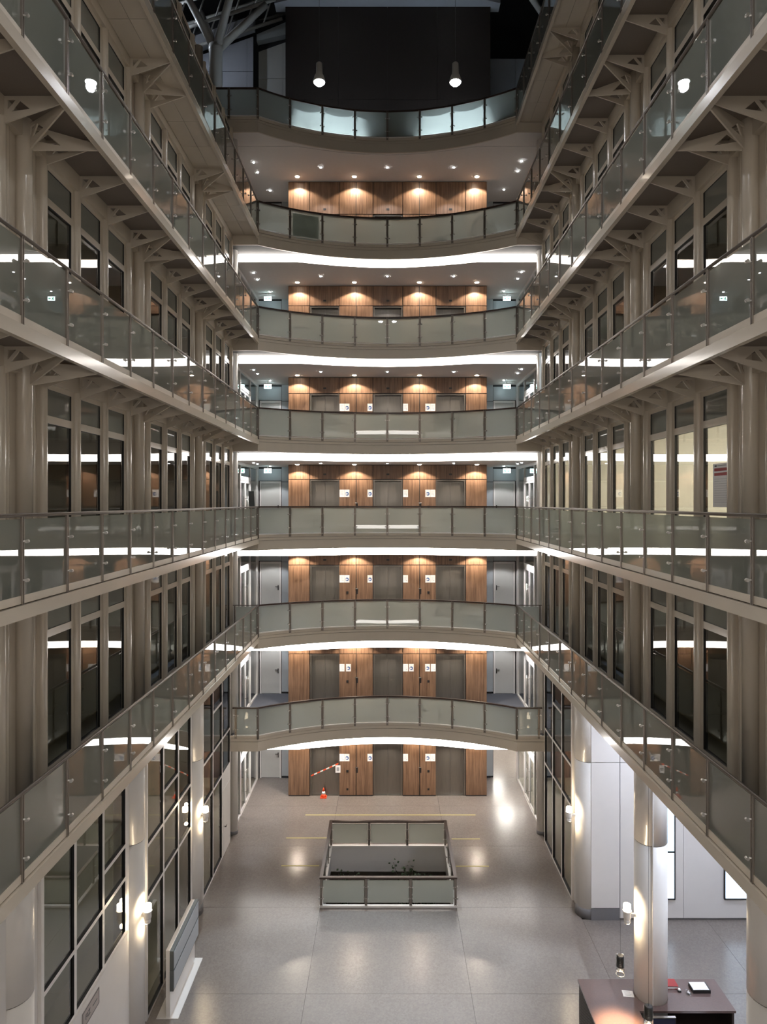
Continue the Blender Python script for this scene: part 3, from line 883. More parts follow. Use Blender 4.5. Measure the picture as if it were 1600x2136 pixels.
def post_mesh(h, name, t=.045, wdt=.075):
    """H-section post: two flats joined by a web, standing from z=0 up"""
    a, b, c = wdt / 2, t / 2, wdt * .24
    w2 = .003
    o_ = [(-a, -b), (-a + c, -b), (-a + c, -w2), (a - c, -w2), (a - c, -b), (a, -b), (a, b), (a - c, b), (a - c, w2), (-a + c, w2), (-a + c, b), (-a, b)]
    return MB().prism(o_, 0, h).mesh(name, 'post_metal')
def clamp_mesh(half):
    mb = MB()
    mb.tube([(-half, 0, 0), (half, 0, 0)], .012, 6)
    for q in (-1, 1):
        mb.tube([(q * half - .0, -.016, 0), (q * half, .03, 0)], .024, 8)
    return mb.mesh('clamp', 'clamp_metal')
POST_S = post_mesh(1.30, 'post', .032, .05)
POST_F = post_mesh(1.10, 'post')
CLAMP = clamp_mesh(.07)
NP = 17
def side_gallery(lv, s):
    zr = RAIL[lv]; zf = FLOOR[lv]; sd = SIDE[s]; nm = NAME[lv]
    smooth = (lv == 'B' and s < 0) or lv == 'A'
    y_end = YM - YJ
    w = root('walkway', (s * 5.2, 14, zf - .5), f'narrow bracketed walkway along the {sd} facade at the {nm}', 'walkway', 'side walkways of the atrium')
    build('deck', MB().box(s * 4.72, s * 5.70, y_end, YJ, zf - .04, zf), 'carpet', w)
    ch = [(s * 4.66, zr - 1.36), (s * 4.66, zr - 1.18), (s * 4.75, zr - 1.18), (s * 4.75, zr - 1.20), (s * 4.68, zr - 1.20), (s * 4.68, zr - 1.34), (s * 4.75, zr - 1.34), (s * 4.75, zr - 1.36)]
    build('edge_channel', MB().prism(ch, y_end, YJ, 'y'), 'paint', w)
    build('kerb_strip', MB().box(s * 4.70, s * 4.73, y_end, YJ, zr - 1.165, zr - 1.06), 'paint_flat', w)
    build('ledger_beam', MB().box(s * 5.62, s * 5.82, y_end, YJ, zf - .37, zf - .045), 'paint_flat', w)
    zb = zf - .07
    for k in range(NP):
        y = P(k)
        ya, yb = P(k + 1) + .02, y - .02
        if smooth:
            for (xa, xb) in ((4.78, 5.18), (5.19, 5.61)):
                build('soffit_panel', MB().box(s * xa, s * xb, ya - .015, yb + .015, zf - .15, zf - .13), 'paint_flat', w)
        else:
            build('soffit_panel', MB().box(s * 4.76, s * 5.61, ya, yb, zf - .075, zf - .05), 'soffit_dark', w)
        near_col = (k % 4 in (3, 0)) and k > 0
        if not smooth or near_col:
            place('bracket', BR, w, (s * 5.62, y, zb - (.06 if smooth else 0)), 0 if s < 0 else PI)
            # foot flange of the bracket
    for kc in (3, 7, 11, 15):
        yc = YJ - MOD * (kc + .5)
        for q in (-1, 1):
            dx = .86; dy = q * MOD / 2
            ang = math.atan2(dy, -s * dx)
            place('corner_bracket', BRD, w, (s * 5.58, yc, zb - .08), ang)
    # balustrade
    b = root('glass_balustrade', (s * XR, 14, zf), f'glass balustrade along the {sd} walkway of the {nm}', 'balustrade', 'glass balustrades')
    build('handrail', MB().tube([(s * XR, y_end, zr - .025), (s * XR, YJ, zr - .025)], .026, 10), 'rail_metal', b)
    for k in range(NP):
        y = P(k)
        p = place('post', POST_S, b, (s * XR, y, zr - 1.345), PI / 2)
        for zz in (.36, .86):
            place('clamp', CLAMP, p, (s * (XR + .004), y, zr - zz), PI / 2)
        if k < NP:
            y1 = P(k + 1)
            build('glass_panel', MB().box(s * (XR + .012), s * (XR + .024), y1 + .03, y - .03, zr - 1.12, zr - .075), 'frosted_glass', b)
for lv in 'BCDEF':
    side_gallery(lv, -1)
for lv in 'ABCDEF':
    side_gallery(lv, 1)

# ------------------------------------------------------------------ curved balustrades before the lifts
for lv in 'ABCDEFG':
    zr = RAIL[lv]; zf = FLOOR[lv]; nm = NAME[lv]
    b = root('curved_balustrade', (0, YJ + ARC_S, zf), f'curved glass balustrade with dark wooden handrail before the lifts, {nm}', 'balustrade', 'curved glass balustrades')
    pts = arc(8)
    rail = arc(40)
    ext = 0
    if lv == 'G': rail = [(-5.62, YJ)] + rail + [(5.62, YJ)]
    if lv == 'A': rail = [(-7.0, YJ)] + rail
    build('handrail', MB().ribbon([(x, y - .035) for x, y in rail], .07, zr - .052, zr), 'rail_wood', b)
    posts = [(p, math.atan2(p[1] - ARC_C, p[0]) - PI / 2) for p in pts]
    runs = list(zip(pts[:-1], pts[1:]))
    if lv == 'G':
        posts += [((-5.5, YJ), 0), ((5.5, YJ), 0)]
        runs += [((-5.5, YJ), (-XR, YJ)), ((XR, YJ), (5.5, YJ))]
    if lv == 'A':
        posts += [((-5.75, YJ), 0), ((-6.8, YJ), 0)]
        runs += [((-5.75, YJ), (-XR, YJ)), ((-6.8, YJ), (-5.75, YJ))]
    for (p, an) in posts:
        o = place('post', POST_F, b, (p[0], p[1] - .02, zr - 1.13), an)
        for zz in (.30, .80):
            place('clamp', CLAMP, o, (p[0], p[1] - .02, zr - zz), an)
    for (p, q) in runs:
        P0 = Vector(p); P1 = Vector(q); d = (P1 - P0); L = d.length; d.normalize()
        an = math.atan2(d.y, d.x); m_ = (P0 + P1) / 2
        me = MB().box(-L / 2 + .04, L / 2 - .04, -.006, .006, 0, .935).mesh('glass_panel', 'frosted_glass')
        place('glass_panel', me, b, (m_.x, m_.y, zr - 1.0), an)
    fr2 = arc(32) if lv not in 'GA' else ([(-5.6, YJ)] + arc(32) + [(5.6, YJ)] if lv == 'G' else [(-7.0, YJ)] + arc(32))
    build('base_rail', MB().ribbon([(x, y - .03) for x, y in fr2], .06, zr - 1.045, zr - 1.012), 'white_gloss', b)
    for s in (-1, 1):
        if lv != 'A' or s > 0:
            build('newel_post', MB().lathe([(.036, 0), (.036, 1.12)], (s * XR, YJ, zr - 1.16), 12), 'rail_metal', b)
# short gate panels across the ends of the second gallery walkways
for s in (-1, 1):
    zr = RAIL['F']
    b = root('gate_balustrade', (s * 5.2, YJ, FLOOR['F']), f'short glass barrier across the end of the {SIDE[s]} second gallery walkway', 'balustrade')
    build('handrail', MB().box(*sorted((s * 4.74, s * 5.66)), YJ - .02, YJ + .02, zr - .03, zr), 'rail_metal', b)
    build('glass_panel', MB().box(*sorted((s * 4.78, s * 5.50)), YJ - .006, YJ + .006, zr - 1.0, zr - .06), 'frosted_glass', b)
    build('post', MB().box(*sorted((s * 5.52, s * 5.56)), YJ - .025, YJ + .025, zr - 1.1, zr - .02), 'post_metal', b)

# ------------------------------------------------------------------ floor opening balustrade
b = root('opening_balustrade', (0, 22.2, 0), 'rectangular glass balustrade with brown handrail around the floor opening', 'balustrade')
zr = .92
fx0, fx1, fy0, fy1 = OX0 + .03, OX1 - .03, OY0 + .03, OY1 - .03
for (x0, x1, y0, y1) in ((fx0 - .05, fx1 + .05, fy0 - .05, fy0 + .05), (fx0 - .05, fx1 + .05, fy1 - .05, fy1 + .05), (fx0 - .05, fx0 + .05, fy0 + .05, fy1 - .05), (fx1 - .05, fx1 + .05, fy0 + .05, fy1 - .05)):
    build('handrail', MB().box(x0, x1, y0, y1, zr - .05, zr), 'rail_wood', b)
    build('base_rail', MB().box(x0, x1, y0, y1, -.001, .05), 'white_gloss', b)
POST_O = post_mesh(.86, 'post')
CL2 = clamp_mesh(.06)
def runp(a, c, n):
    A = Vector(a); C = Vector(c); d = (C - A); L = d.length / n; d.normalize(); an = math.atan2(d.y, d.x)
    for i in range(n + 1):
        p = A + d * L * i
        if 0 < i < n or d.x > .5:
            o = place('post', POST_O, b, (p.x, p.y, .02), an)
            for zz in (.25, .60):
                place('clamp', CL2, o, (p.x, p.y, zz), an)
    for i in range(n):
        m_ = A + d * L * (i + .5)
        me = MB().box(-L / 2 + .05, L / 2 - .05, -.006, .006, 0, .68).mesh('glass_panel', 'frosted_glass')
        place('glass_panel', me, b, (m_.x, m_.y, .13), an)
runp((fx0, fy0), (fx1, fy0), 3); runp((fx0, fy1), (fx1, fy1), 3); runp((fx0, fy0), (fx0, fy1), 3); runp((fx1, fy0), (fx1, fy1), 3)

# plants in the basement
def shrub(x, y, z0, h, spread, n, lab, seed):
    rnd = random.Random(seed)
    e = root('basement_shrub', (x, y, z0), lab, 'plant', 'plants in the basement under the opening')
    tips = []
    stem = MB()
    stem.tube([(x, y, z0), (x + .03, y, z0 + h * .35), (x - .02, y + .02, z0 + h * .6)], [.05, .04, .028], 7)
    for i in range(n):
        a = rnd.uniform(0, 2 * PI); r = spread * rnd.uniform(.4, 1); t = rnd.uniform(.3, .6)
        p0 = Vector((x, y, z0 + h * t)); p2 = Vector((x + r * math.cos(a), y + r * math.sin(a) * .7, z0 + h * rnd.uniform(.62, 1)))
        p1 = (p0 + p2) / 2 + Vector((rnd.uniform(-.1, .1), 0, .12))
        stem.tube([p0, p1, p2], [.02, .013, .006], 5)
        for j in range(24):
            u = rnd.uniform(.35, 1.08)
            q = p0.lerp(p1, u * 2) if u < .5 else p1.lerp(p2, (u - .5) * 2)
            tips.append(q + Vector((rnd.gauss(0, .06), rnd.gauss(0, .06), rnd.gauss(0, .06))))
    build('stem', stem, 'bark', e)
    lv_ = MB()
    for q in tips:
        d = Vector((rnd.gauss(0, 1), rnd.gauss(0, 1), rnd.gauss(0, .6))).normalized() * .10
        n_ = d.cross(Vector((rnd.gauss(0, 1), rnd.gauss(0, 1), rnd.gauss(0, 1)))).normalized() * .042
        lv_.add([q, q + d * .5 + n_, q + d, q + d * .5 - n_], [(0, 1, 2, 3)])
    tag(build('foliage', lv_, 'leaf', e), kind='stuff')
shrub(.72, 23.1, -4.2, 4.35, .85, 15, 'tall sparse shrub growing up from the basement through the floor opening', 3)
shrub(-1.35, 23.2, -4.2, 3.7, .35, 9, 'small leafy plant at the left in the basement under the opening', 5)
shrub(1.35, 23.2, -4.2, 3.7, .4, 10, 'small leafy plant at the right in the basement under the opening', 9)

# ------------------------------------------------------------------ right: reception
w = root('wall_reception', (9.5, 19.8, 0), 'white panelled wall of the reception area with frosted windows', 'wall', kind='structure')
build('backing', MB().box(5.9, 13, 19.80, 20.0, 0, 7.2), 'plinth', w)
px_ = [6.0, 6.84, 8.72, 10.95, 13.0]
for i in range(4):
    for (z0, z1) in ((.06, 4.63), (4.65, 7.15)):
        build('panel', MB().box(px_[i] + .006, px_[i + 1] - .006, 19.76, 19.80, z0 if i else max(z0, .36), z1), 'white_paint', w)
build('base_strip', MB().box(6.0, 6.84, 19.755, 19.80, 0, .34), 'plinth', w)
build('end_wall', MB().box(13, 13.1, 5, 20, 0, 7.2), 'white_paint', w)
build('near_wall', MB().box(5.8, 13.1, 4.9, 5, 0, 7.2), 'white_paint', w)
o = build('ceiling_reception', MB().box(5.66, 13.1, 5, 20.0, 7.14, 7.4), 'ceiling_white')
tag(o, 'plain white ceiling over the reception area', 'ceiling', kind='structure')
for i, (x0, x1, lab) in enumerate(((7.72, 8.46, 'tall glowing frosted window behind the reception column'), (9.90, 10.64, 'tall glowing frosted window at the far right of the reception wall'))):
    WN[0] += 1
    e = root(f'window_{WN[0]}', ((x0 + x1) / 2, 19.75, .63), lab, 'window', kind='structure')
    za, zm, zb = .63, 2.03, 3.43
    build('window_frame', MB().prism([(x0, za), (x1, za), (x1, zb), (x0, zb)], 19.70, 19.76, 'y', [[(x0 + .03, za + .03), (x1 - .03, za + .03), (x1 - .03, zm - .02), (x0 + .03, zm - .02)], [(x0 + .03, zm + .02), (x1 - .03, zm + .02), (x1 - .03, zb - .03), (x0 + .03, zb - .03)]]), 'dark_metal', e)
    build('pane', MB().box(x0 + .02, x1 - .02, 19.73, 19.745, za + .02, zm), 'frosted_daylight', e)
    build('pane', MB().box(x0 + .02, x1 - .02, 19.73, 19.745, zm, zb - .02), 'frosted_daylight', e)
for i, (x, y) in enumerate(((7.6, 17.6), (10.2, 17.6), (7.6, 13.4), (10.2, 13.4))):
    e = root('reception_lamp', (x, y, 7.1), f"ceiling lamp panel over the reception, {['back by the column', 'back right', 'front by the column', 'front right'][i]}", 'ceiling lamp', 'reception ceiling lamps')
    build('housing', MB().box(x - .5, x + .5, y - .5, y + .5, 7.08, 7.14), 'white_paint', e)
    build('diffuser', MB().box(x - .45, x + .45, y - .45, y + .45, 7.07, 7.08), 'panel_light', e)
    light('AREA', 'reception_glow', (x, y, 7.05), RECEPT, (.72, .81, 1.0), e, size=.9, shape='SQUARE')

# reception desk
DZ = 1.10
e = root('reception_desk', (6.0, 14.5, 0), 'dark glossy reception desk built around the column', 'desk')
def plate(pts, z0, z1, m_, nm):
    return build(nm, MB().prism(pts, z0, z1), m_, e)
hole_c = [(6.0 + .365 * math.cos(2 * PI * i / 28), 15.29 + .365 * math.sin(2 * PI * i / 28)) for i in range(28)]
build('top', MB().prism([(4.47, 12.0), (5.55, 12.0), (5.55, 14.78), (7.68, 14.78), (7.68, 15.77), (4.47, 15.77)], DZ - .05, DZ, 'z', [hole_c]), 'desk_top', e)
build('back_panel', MB().box(4.5, 7.65, 15.70, 15.75, 0, DZ - .05), 'desk_side', e)
build('end_panel', MB().box(7.60, 7.65, 14.8, 15.7, 0, DZ - .05), 'desk_side', e)
build('front_panel', MB().box(4.52, 4.55, 12.0, 15.7, 0, DZ - .05), 'desk_side', e)
for q in range(15):
    build('slat', MB().box(4.49, 4.52, 12.0, 15.72, .05 + .067 * q, .05 + .067 * q + .04), 'desk_side', e)
build('inner_shelf', MB().box(5.6, 7.6, 14.80, 15.3, .70, .73), 'desk_side', e)
# things on the desk
def slab_thing(name, x, y, wx, wy, h, rz, m_, lab, cat, z=DZ):
    me = MB().box(-wx / 2, wx / 2, -wy / 2, wy / 2, 0, h).mesh(name, m_)
    return tag(place(name, me, None, (x, y, z), rz), lab, cat)
def desk_xy(px, py):
    d = (EYE - DZ) * F_PX / (py - 1048)
    return ((px - 808) * d / F_PX, d)
x, y = desk_xy(1310, 2073)
lf = root('leaflet', (x, y, DZ), 'printed paper leaflet on the desk beside the column', 'leaflet')
me = MB().box(-.12, .12, -.1, .1, 0, .003).mesh('sheet', 'paper'); o = place('sheet', me, lf, (x, y, DZ + .0005), R(-8))
for q in range(4):
    me = MB().box(-.08, .05 + .02 * (q % 2), -.004, .004, 0, .0008).mesh('text_line', 'print_grey'); place('text_line', me, lf, (x, y - .06 + .04 * q, DZ + .0036), R(-8))
x, y = desk_xy(1398, 2056)
e2 = root('ring_binder', (x, y, DZ), 'red ring binder lying on the desk right of the column', 'binder')
build('cover', MB().prism([(x - .22, DZ), (x + .14, DZ), (x + .14, DZ + .012), (x - .20, DZ + .012), (x - .20, DZ + .063), (x + .14, DZ + .063), (x + .14, DZ + .075), (x - .22, DZ + .075)], y - .12, y + .12, 'y'), 'sign_red', e2)
build('pages', MB().box(x - .19, x + .12, y - .11, y + .11, DZ + .013, DZ + .062), 'paper', e2)
build('label', MB().box(x - .18, x + .05, y - .1205, y - .118, DZ + .013, DZ + .06), 'paper', e2)
x, y = desk_xy(1459, 2064)
e2 = root('black_box', (x, y, DZ), 'flat black box with a white sheet on its lid on the desk', 'box')
build('case', MB().box(x - .20, x + .20, y - .13, y + .13, DZ, DZ + .075), 'black', e2)
build('front_strip', MB().box(x - .17, x + .17, y - .134, y - .13, DZ + .02, DZ + .05), 'dark_metal', e2)
build('sheet', MB().box(x - .19, x + .17, y - .12, y + .13, DZ + .075, DZ + .079), 'paper', e2)
x, y = desk_xy(1437, 2073)
e2 = root('tape_dispenser', (x, y, DZ), 'small clear desk tray beside the black box', 'desk tray')
build('bowl', MB().lathe([(.06, 0), (.075, .05), (.07, .05), (.055, .008)], (x, y, DZ), 12), 'clear_glass', e2)
build('clip', MB().box(x - .03, x + .03, y - .02, y + .02, DZ + .01, DZ + .03), 'chrome', e2)
x, y = desk_xy(1417, 2068)
e2 = root('desk_stamp', (x, y, DZ), 'small white and black stamp on the desk beside the binder', 'stamp')
build('foot', MB().box(x - .035, x + .035, y - .03, y + .03, DZ, DZ + .025), 'black', e2)
build('grip', MB().lathe([(.03, .025), (.035, .045), (.02, .065)], (x, y, DZ), 12), 'paper', e2)
e2 = root('monitor', (5.98, 14.6, .72), 'dark monitor standing inside the reception desk', 'monitor')
build('housing', MB().box(5.72, 6.26, 14.55, 14.60, .74, 1.12), 'dark_metal', e2)
build('screen', MB().box(5.74, 6.24, 14.545, 14.55, .76, 1.10), 'screen_blue', e2)
build('rim', MB().box(5.72, 6.26, 14.545, 14.60, 1.12, 1.13), 'chrome', e2)
build('stand', MB().box(5.94, 6.04, 14.6, 14.66, .0, .9), 'dark_metal', e2)
e2 = root('paper_tray', (6.95, 14.4, .73), 'grey paper tray with sheets under the desk edge', 'tray')
build('tray', MB().prism([(6.60, .80), (6.60, .74), (7.22, .74), (7.22, .80), (7.21, .80), (7.21, .75), (6.61, .75), (6.61, .80)], 14.2, 14.62, 'y'), 'board_dark', e2)
build('sheets', MB().box(6.63, 7.19, 14.22, 14.6, .75, .79), 'paper', e2)
build('support', MB().box(6.7, 7.1, 14.3, 14.55, 0, .74), 'desk_side', e2)
# glass pendants over the desk
for i, (y, z) in enumerate(((14.26, 2.27), (12.72, 2.35))):
    x = 4.95
    e2 = root('tube_pendant', (x, y, z), f"glass tube pendant lamp over the desk, {['far', 'near'][i]} one", 'pendant lamp', 'tube pendants over the desk')
    build('glass_tube', MB().lathe([(.09, 0), (.09, .40), (.084, .40), (.084, 0), (.09, 0)], (x, y, z), 20, cap=False), 'clear_glass', e2)
    build('rim', MB().lathe([(.093, 0), (.093, .014), (.08, .014), (.08, 0), (.093, 0)], (x, y, z), 20, cap=False), 'chrome', e2)
    build('lamp_body', MB().lathe([(.05, .17), (.075, .17), (.075, .39), (.06, .41)], (x, y, z), 18), 'dark_metal', e2)
    build('bulb', MB().lathe([(.045, .165), (.045, .172)], (x, y, z), 14), 'lamp_warm', e2)
    build('wire', MB().tube([(x, y, z + .41), (x, y, 7.14 if i == 9 else FLOOR['F'] - .4)], .003, 5), 'dark_metal', e2)
    light('SPOT', 'pendant_beam', (x, y, z + .15), DESK, (1, .62, .34), e2, size=.04, spot=R(62), blend=.9)

# ------------------------------------------------------------------ sconces
for (s, y, lab) in ((-1, 20.05, 'far one on the left columns'), (-1, 15.2, 'near one on the left columns'), (1, 20.05, 'far one on the right columns'), (1, 15.2, 'near one on the right columns')):
    x = s * 5.43; z = 2.78
    e = root('wall_sconce', (x, y, z), f'round glowing wall sconce, {lab}', 'wall lamp', 'sconces on the ground floor columns')
    build('body', MB().lathe([(.075, .10), (.085, .12), (.085, .24), (.075, .26)], (x, y, z), 16), 'white_gloss', e)
    build('collar', MB().lathe([(.095, .255), (.105, .27), (.095, .285)], (x, y, z), 18), 'white_gloss', e)
    build('upper_glass', MB().lathe([(.075, .28), (.082, .32), (.08, .42), (.05, .43)], (x, y, z), 16), 'sconce_glow', e)
    build('lower_glass', MB().lathe([(.06, 0), (.07, .02), (.07, .10)], (x, y, z), 16), 'white_gloss', e)
    build('arm', MB().box(*sorted((s * 5.49, s * 5.62)), y - .025, y + .025, z + .15, z + .21), 'white_gloss', e)
    light('POINT', 'sconce_up', (s * 5.46, y, z + .50), SCONCE, (1, .78, .5), e, size=.05)
    light('POINT', 'sconce_down', (s * 5.46, y, z - .08), SCONCE * .6, (1, .78, .5), e, size=.05)

# ------------------------------------------------------------------ left: signboard stand
e = root('signboard', (-5.2, 17, 0), 'long grey directory signboard on a white stand by the left glazing', 'signboard')
build('base_plate', MB().box(-5.50, -4.98, 15.97, 18.1, 0, .02), 'white_paint', e)
build('frame', MB().box(-5.28, -5.18, 16.0, 18.05, .02, 1.62), 'white_paint', e)
build('board_edge', MB().box(-5.18, -5.09, 15.97, 18.08, 1.16, 1.62), 'board_dark', e)
build('board_edge', MB().box(-5.18, -5.09, 15.97, 18.08, .66, 1.15), 'board_dark', e)
build('board_face', MB().box(-5.09, -5.082, 16.0, 18.06, 1.18, 1.58), 'board_grey', e)
build('board_face', MB().box(-5.09, -5.082, 16.0, 18.06, .69, 1.12), 'board_grey', e)

# ------------------------------------------------------------------ traffic cone, barrier tape, paper
x, y = -2.66, 28.0
e = root('traffic_cone', (x, y, 0), 'small orange and white traffic cone before the left ground floor lift', 'traffic cone')
build('base', MB().prism([(x + .13 * a - .0, y + .13 * c_) for a, c_ in ((-1, -1), (1, -1), (1, 1), (-1, 1))], 0, .035), 'cone_orange', e)
build('lower_body', MB().lathe([(.105, .035), (.078, .15)], (x, y, 0), 18), 'cone_orange', e)
build('white_band', MB().lathe([(.079, .15), (.055, .26)], (x, y, 0), 18), 'cone_white', e)
build('tip', MB().lathe([(.054, .26), (.025, .38), (.015, .395)], (x, y, 0), 18), 'cone_orange', e)
e = root('barrier_tape', (-2.6, YW + .02, .8), 'red and white barrier tape stretched across the left ground floor lift', 'barrier tape')
A = Vector((-3.19, YW - .01, .86)); B = Vector((-2.05, YW - .01, 1.37))
for i in range(9):
    p, q = A.lerp(B, i / 9), A.lerp(B, (i + 1) / 9)
    build('red_stripe' if i % 2 == 0 else 'white_stripe', MB().prism([(p.x, p.z - .028), (q.x, q.z - .028), (q.x, q.z + .028), (p.x, p.z + .028)], YW - .014, YW - .010, 'y'), 'cone_orange' if i % 2 == 0 else 'cone_white', e)
e = root('notice_sheet', (-2.06, YW, 1.0), 'white sheet hung at the end of the barrier tape', 'notice')
build('sheet', MB().box(-2.17, -1.96, YW - .022, YW - .018, .99, 1.30), 'paper', e)
build('printed_block', MB().box(-2.12, -2.01, YW - .0235, YW - .022, 1.06, 1.22), 'print_grey', e)

# ------------------------------------------------------------------ things left behind the upper balustrades
f = FLOOR['B']
ca, sa = math.cos(R(24)), math.sin(R(24))
_p = [Vector(q) for q in arc(8)]
_d = (_p[2] - _p[1]).normalized(); _n = Vector((-_d.y, _d.x)); _an = math.atan2(_d.y, _d.x)
_m = _p[1] + _d * .60 + _n * .0095
e = root('lettered_board', (_m.x, _m.y, f), 'dark board with tall letters leaning behind the sixth gallery glass', 'board')
me = MB().box(-.50, .50, 0.004, .008, 0, .93).mesh('board', 'banner'); bo = place('board', me, e, (_m.x, _m.y, f + .02), _an)
for row, (tx, z) in enumerate((('IFIETY', .70), ('AVONI', .27))):
    text('lettering', tx, .46, 'black', e, (_m.x, _m.y, f + z), (R(90), 0, _an), sx=.58)
e = root('notice_sheet', (1.05, 27.4, f + 1.0), 'pale notice above the handrail of the sixth gallery', 'notice')
build('sheet', MB().box(.80, 1.25, 26.6, 26.61, f + 1.1, f + 1.34), 'sign_beige', e)
build('text_bar', MB().box(.84, 1.22, 26.598, 26.6, f + 1.22, f + 1.28), 'board_dark', e)
build('stand', MB().box(1.0, 1.05, 26.61, 26.64, f, f + 1.15), 'dark_metal', e)
def chair(x, y, f, rz, lab):
    e = root('office_chair', (x, y, f), lab, 'chair')
    build('seat', MB().lathe([(.05, .42), (.23, .43), (.25, .47), (.23, .51), (.05, .52)], (x, y, f), 16), 'fabric_dark', e)
    me = MB().prism([(-.22, 0), (.22, 0), (.24, .25), (.16, .40), (-.16, .40), (-.24, .25)], 0, .06, 'y').mesh('backrest', 'fabric_dark')
    place('backrest', me, e, (x, y + .2, f + .52), 0)
    build('pillar', MB().lathe([(.03, .08), (.03, .43)], (x, y, f), 10), 'dark_metal', e)
    for i in range(5):
        a = 2 * PI * i / 5
        build('leg', MB().tube([(x, y, f + .1), (x + .3 * math.cos(a), y + .3 * math.sin(a), f + .05)], .02, 6), 'dark_metal', e)
e = root('display_easel', (3.3, 25.3, f), 'thin white folding easel behind the sixth gallery glass', 'easel')
for (p_, q_) in (((3.5, 25.16, f + .98), (3.12, 25.3, f + .38)), ((3.14, 25.3, f + .42), (3.2, 25.26, f + .02)), ((3.14, 25.3, f + .42), (3.5, 25.2, f + .02)), ((3.14, 25.3, f + .42), (3.3, 25.5, f + .02))):
    build('leg', MB().tube([p_, q_], .016, 6), 'white_gloss', e)
e = root('leaning_panel', (-4.98, 24.9, FLOOR['E']), 'narrow dark panel standing at the left end of the third gallery', 'panel')
build('board', MB().prism([(-5.08, FLOOR['E'] + .02), (-4.86, FLOOR['E'] + .02), (-4.95, FLOOR['E'] + 1.66), (-5.15, FLOOR['E'] + 1.66)], 24.88, 24.92, 'y'), 'board_dark', e)
build('foot', MB().box(-5.12, -4.82, 24.8, 25.0, FLOOR['E'], FLOOR['E'] + .02), 'dark_metal', e)
chair(2.15, 25.95, f, 0, 'dark office chair behind the sixth gallery glass')
chair(3.9, 25.5, f, 0, 'dark chair behind the right end of the sixth gallery glass')
f = FLOOR['A']
chair(-3.75, 25.25, f, 0, 'dark low chair behind the top gallery glass at the left')
e = root('handled_trolley', (-3.1, 25.5, f), 'folded trolley with looped handle behind the top gallery glass', 'trolley')
build('handle', MB().tube([(-3.25, 25.45, f + .1), (-3.30, 25.45, f + .62), (-3.18, 25.45, f + .70), (-3.05, 25.45, f + .64), (-3.14, 25.45, f + .1)], .02, 8), 'dark_metal', e)
build('platform', MB().box(-3.3, -2.95, 25.42, 25.75, f + .06, f + .10), 'dark_metal', e)
e = root('notice_sheet', (0, 26.2, f + .9), 'white notice standing above the handrail of the top gallery', 'notice')
build('sheet', MB().box(-.14, .14, 26.1, 26.105, f + 1.02, f + 1.28), 'paper', e)
build('post', MB().box(-.02, .02, 26.105, 26.13, f, f + 1.2), 'dark_metal', e)
e = root('stair_panel', (.9, 26.4, f), 'sloping dark panel behind the middle of the top gallery glass', 'panel')
build('board', MB().prism([(-.0, f), (.75, f), (1.3, f + .86), (.25, f + .86)], 26.0, 26.05, 'y'), 'cloth_brown', e)
build('foot', MB().box(.2, .6, 25.95, 26.2, f, f + .04), 'dark_metal', e)

# ------------------------------------------------------------------ top: upper back wall, roof, tree column, pendants
f = FLOOR['A']
w = root('wall_upper', (0, YW, f), 'dark brown panelled wall above the top gallery', 'wall', kind='structure')
ub = [WX0 - .12, -2.05, -0.0, 2.08, WX1 + .15]
for i in range(4):
    for (z0, z1) in ((f, f + 2.9), (f + 2.91, f + 7.4)):
        build('panel', MB().box(ub[i] + .006, ub[i + 1] - .006, YW, YW + .05, z0, z1), 'brown_wall', w)
build('backing', MB().box(ub[0], ub[4], YW + .05, YW + .3, f, f + 7.4), 'black', w)
lip = [(-4.7 + 9.4 * i / 24, 27.9 - .9 * math.sin(PI * i / 24)) for i in range(25)]
build('curved_lip', MB().prism(lip + [(4.7, 28.4), (-4.7, 28.4)], 33.05, 34.2), 'roof_panel', w)
w = root('wall_terrace', (-7, 30, f), 'pale grey panelled terrace wall with sloping top on the left', 'wall', kind='structure')
def sl(x): return f + 5.97 + (x + 8.5) * .356
for (xa, xb, y, m_, dz) in ((-8.9, -6.28, 30.0, 'roof_panel', 0), (-6.27, -6.0, 30.0, 'roof_panel', 0), (-5.85, -4.75, 30.5, 'door_grey', -.4), (-4.74, -4.2, 30.5, 'door_grey', -.4)):
    zmid = f + 5.3
    build('panel', MB().box(xa, xb, y, y + .05, f, zmid - .01), m_, w)
    build('panel', MB().prism([(xa, zmid + .01), (xb, zmid + .01), (xb, sl(xb) + dz), (xa, sl(xa) + dz)], y, y + .05, 'y'), m_, w)
build('coping', MB().prism([(-9.4, sl(-9.4) + .15), (-5.9, sl(-5.9) + .15), (-5.9, sl(-5.9) + .65), (-9.4, sl(-9.4) + .65)], 29.6, 30.0, 'y'), 'roof_panel', w)
build('coping', MB().prism([(-5.88, sl(-5.88) - .1), (-4.3, sl(-4.3) - .3), (-4.3, sl(-4.3) + .3), (-5.88, sl(-5.88) + .2)], 30.2, 30.5, 'y'), 'grey_panel', w)
build('backing', MB().box(-9.4, -4.1, 30.55, 30.7, f, f + 8), 'roof_dark', w)
for xg in (-7.2,):
    pass
w = root('wall_terrace', (7, 30, f), 'dark terrace wall beyond the right end of the top gallery', 'wall', kind='structure')
for (xa, xb) in ((4.35, 5.75), (5.76, 7.4), (7.41, 9.4)):
    for (z0, z1) in ((f, f + 2.6), (f + 2.62, f + 6)):
        build('panel', MB().box(xa, xb, 30.2, 30.25, z0, z1), 'roof_panel', w)
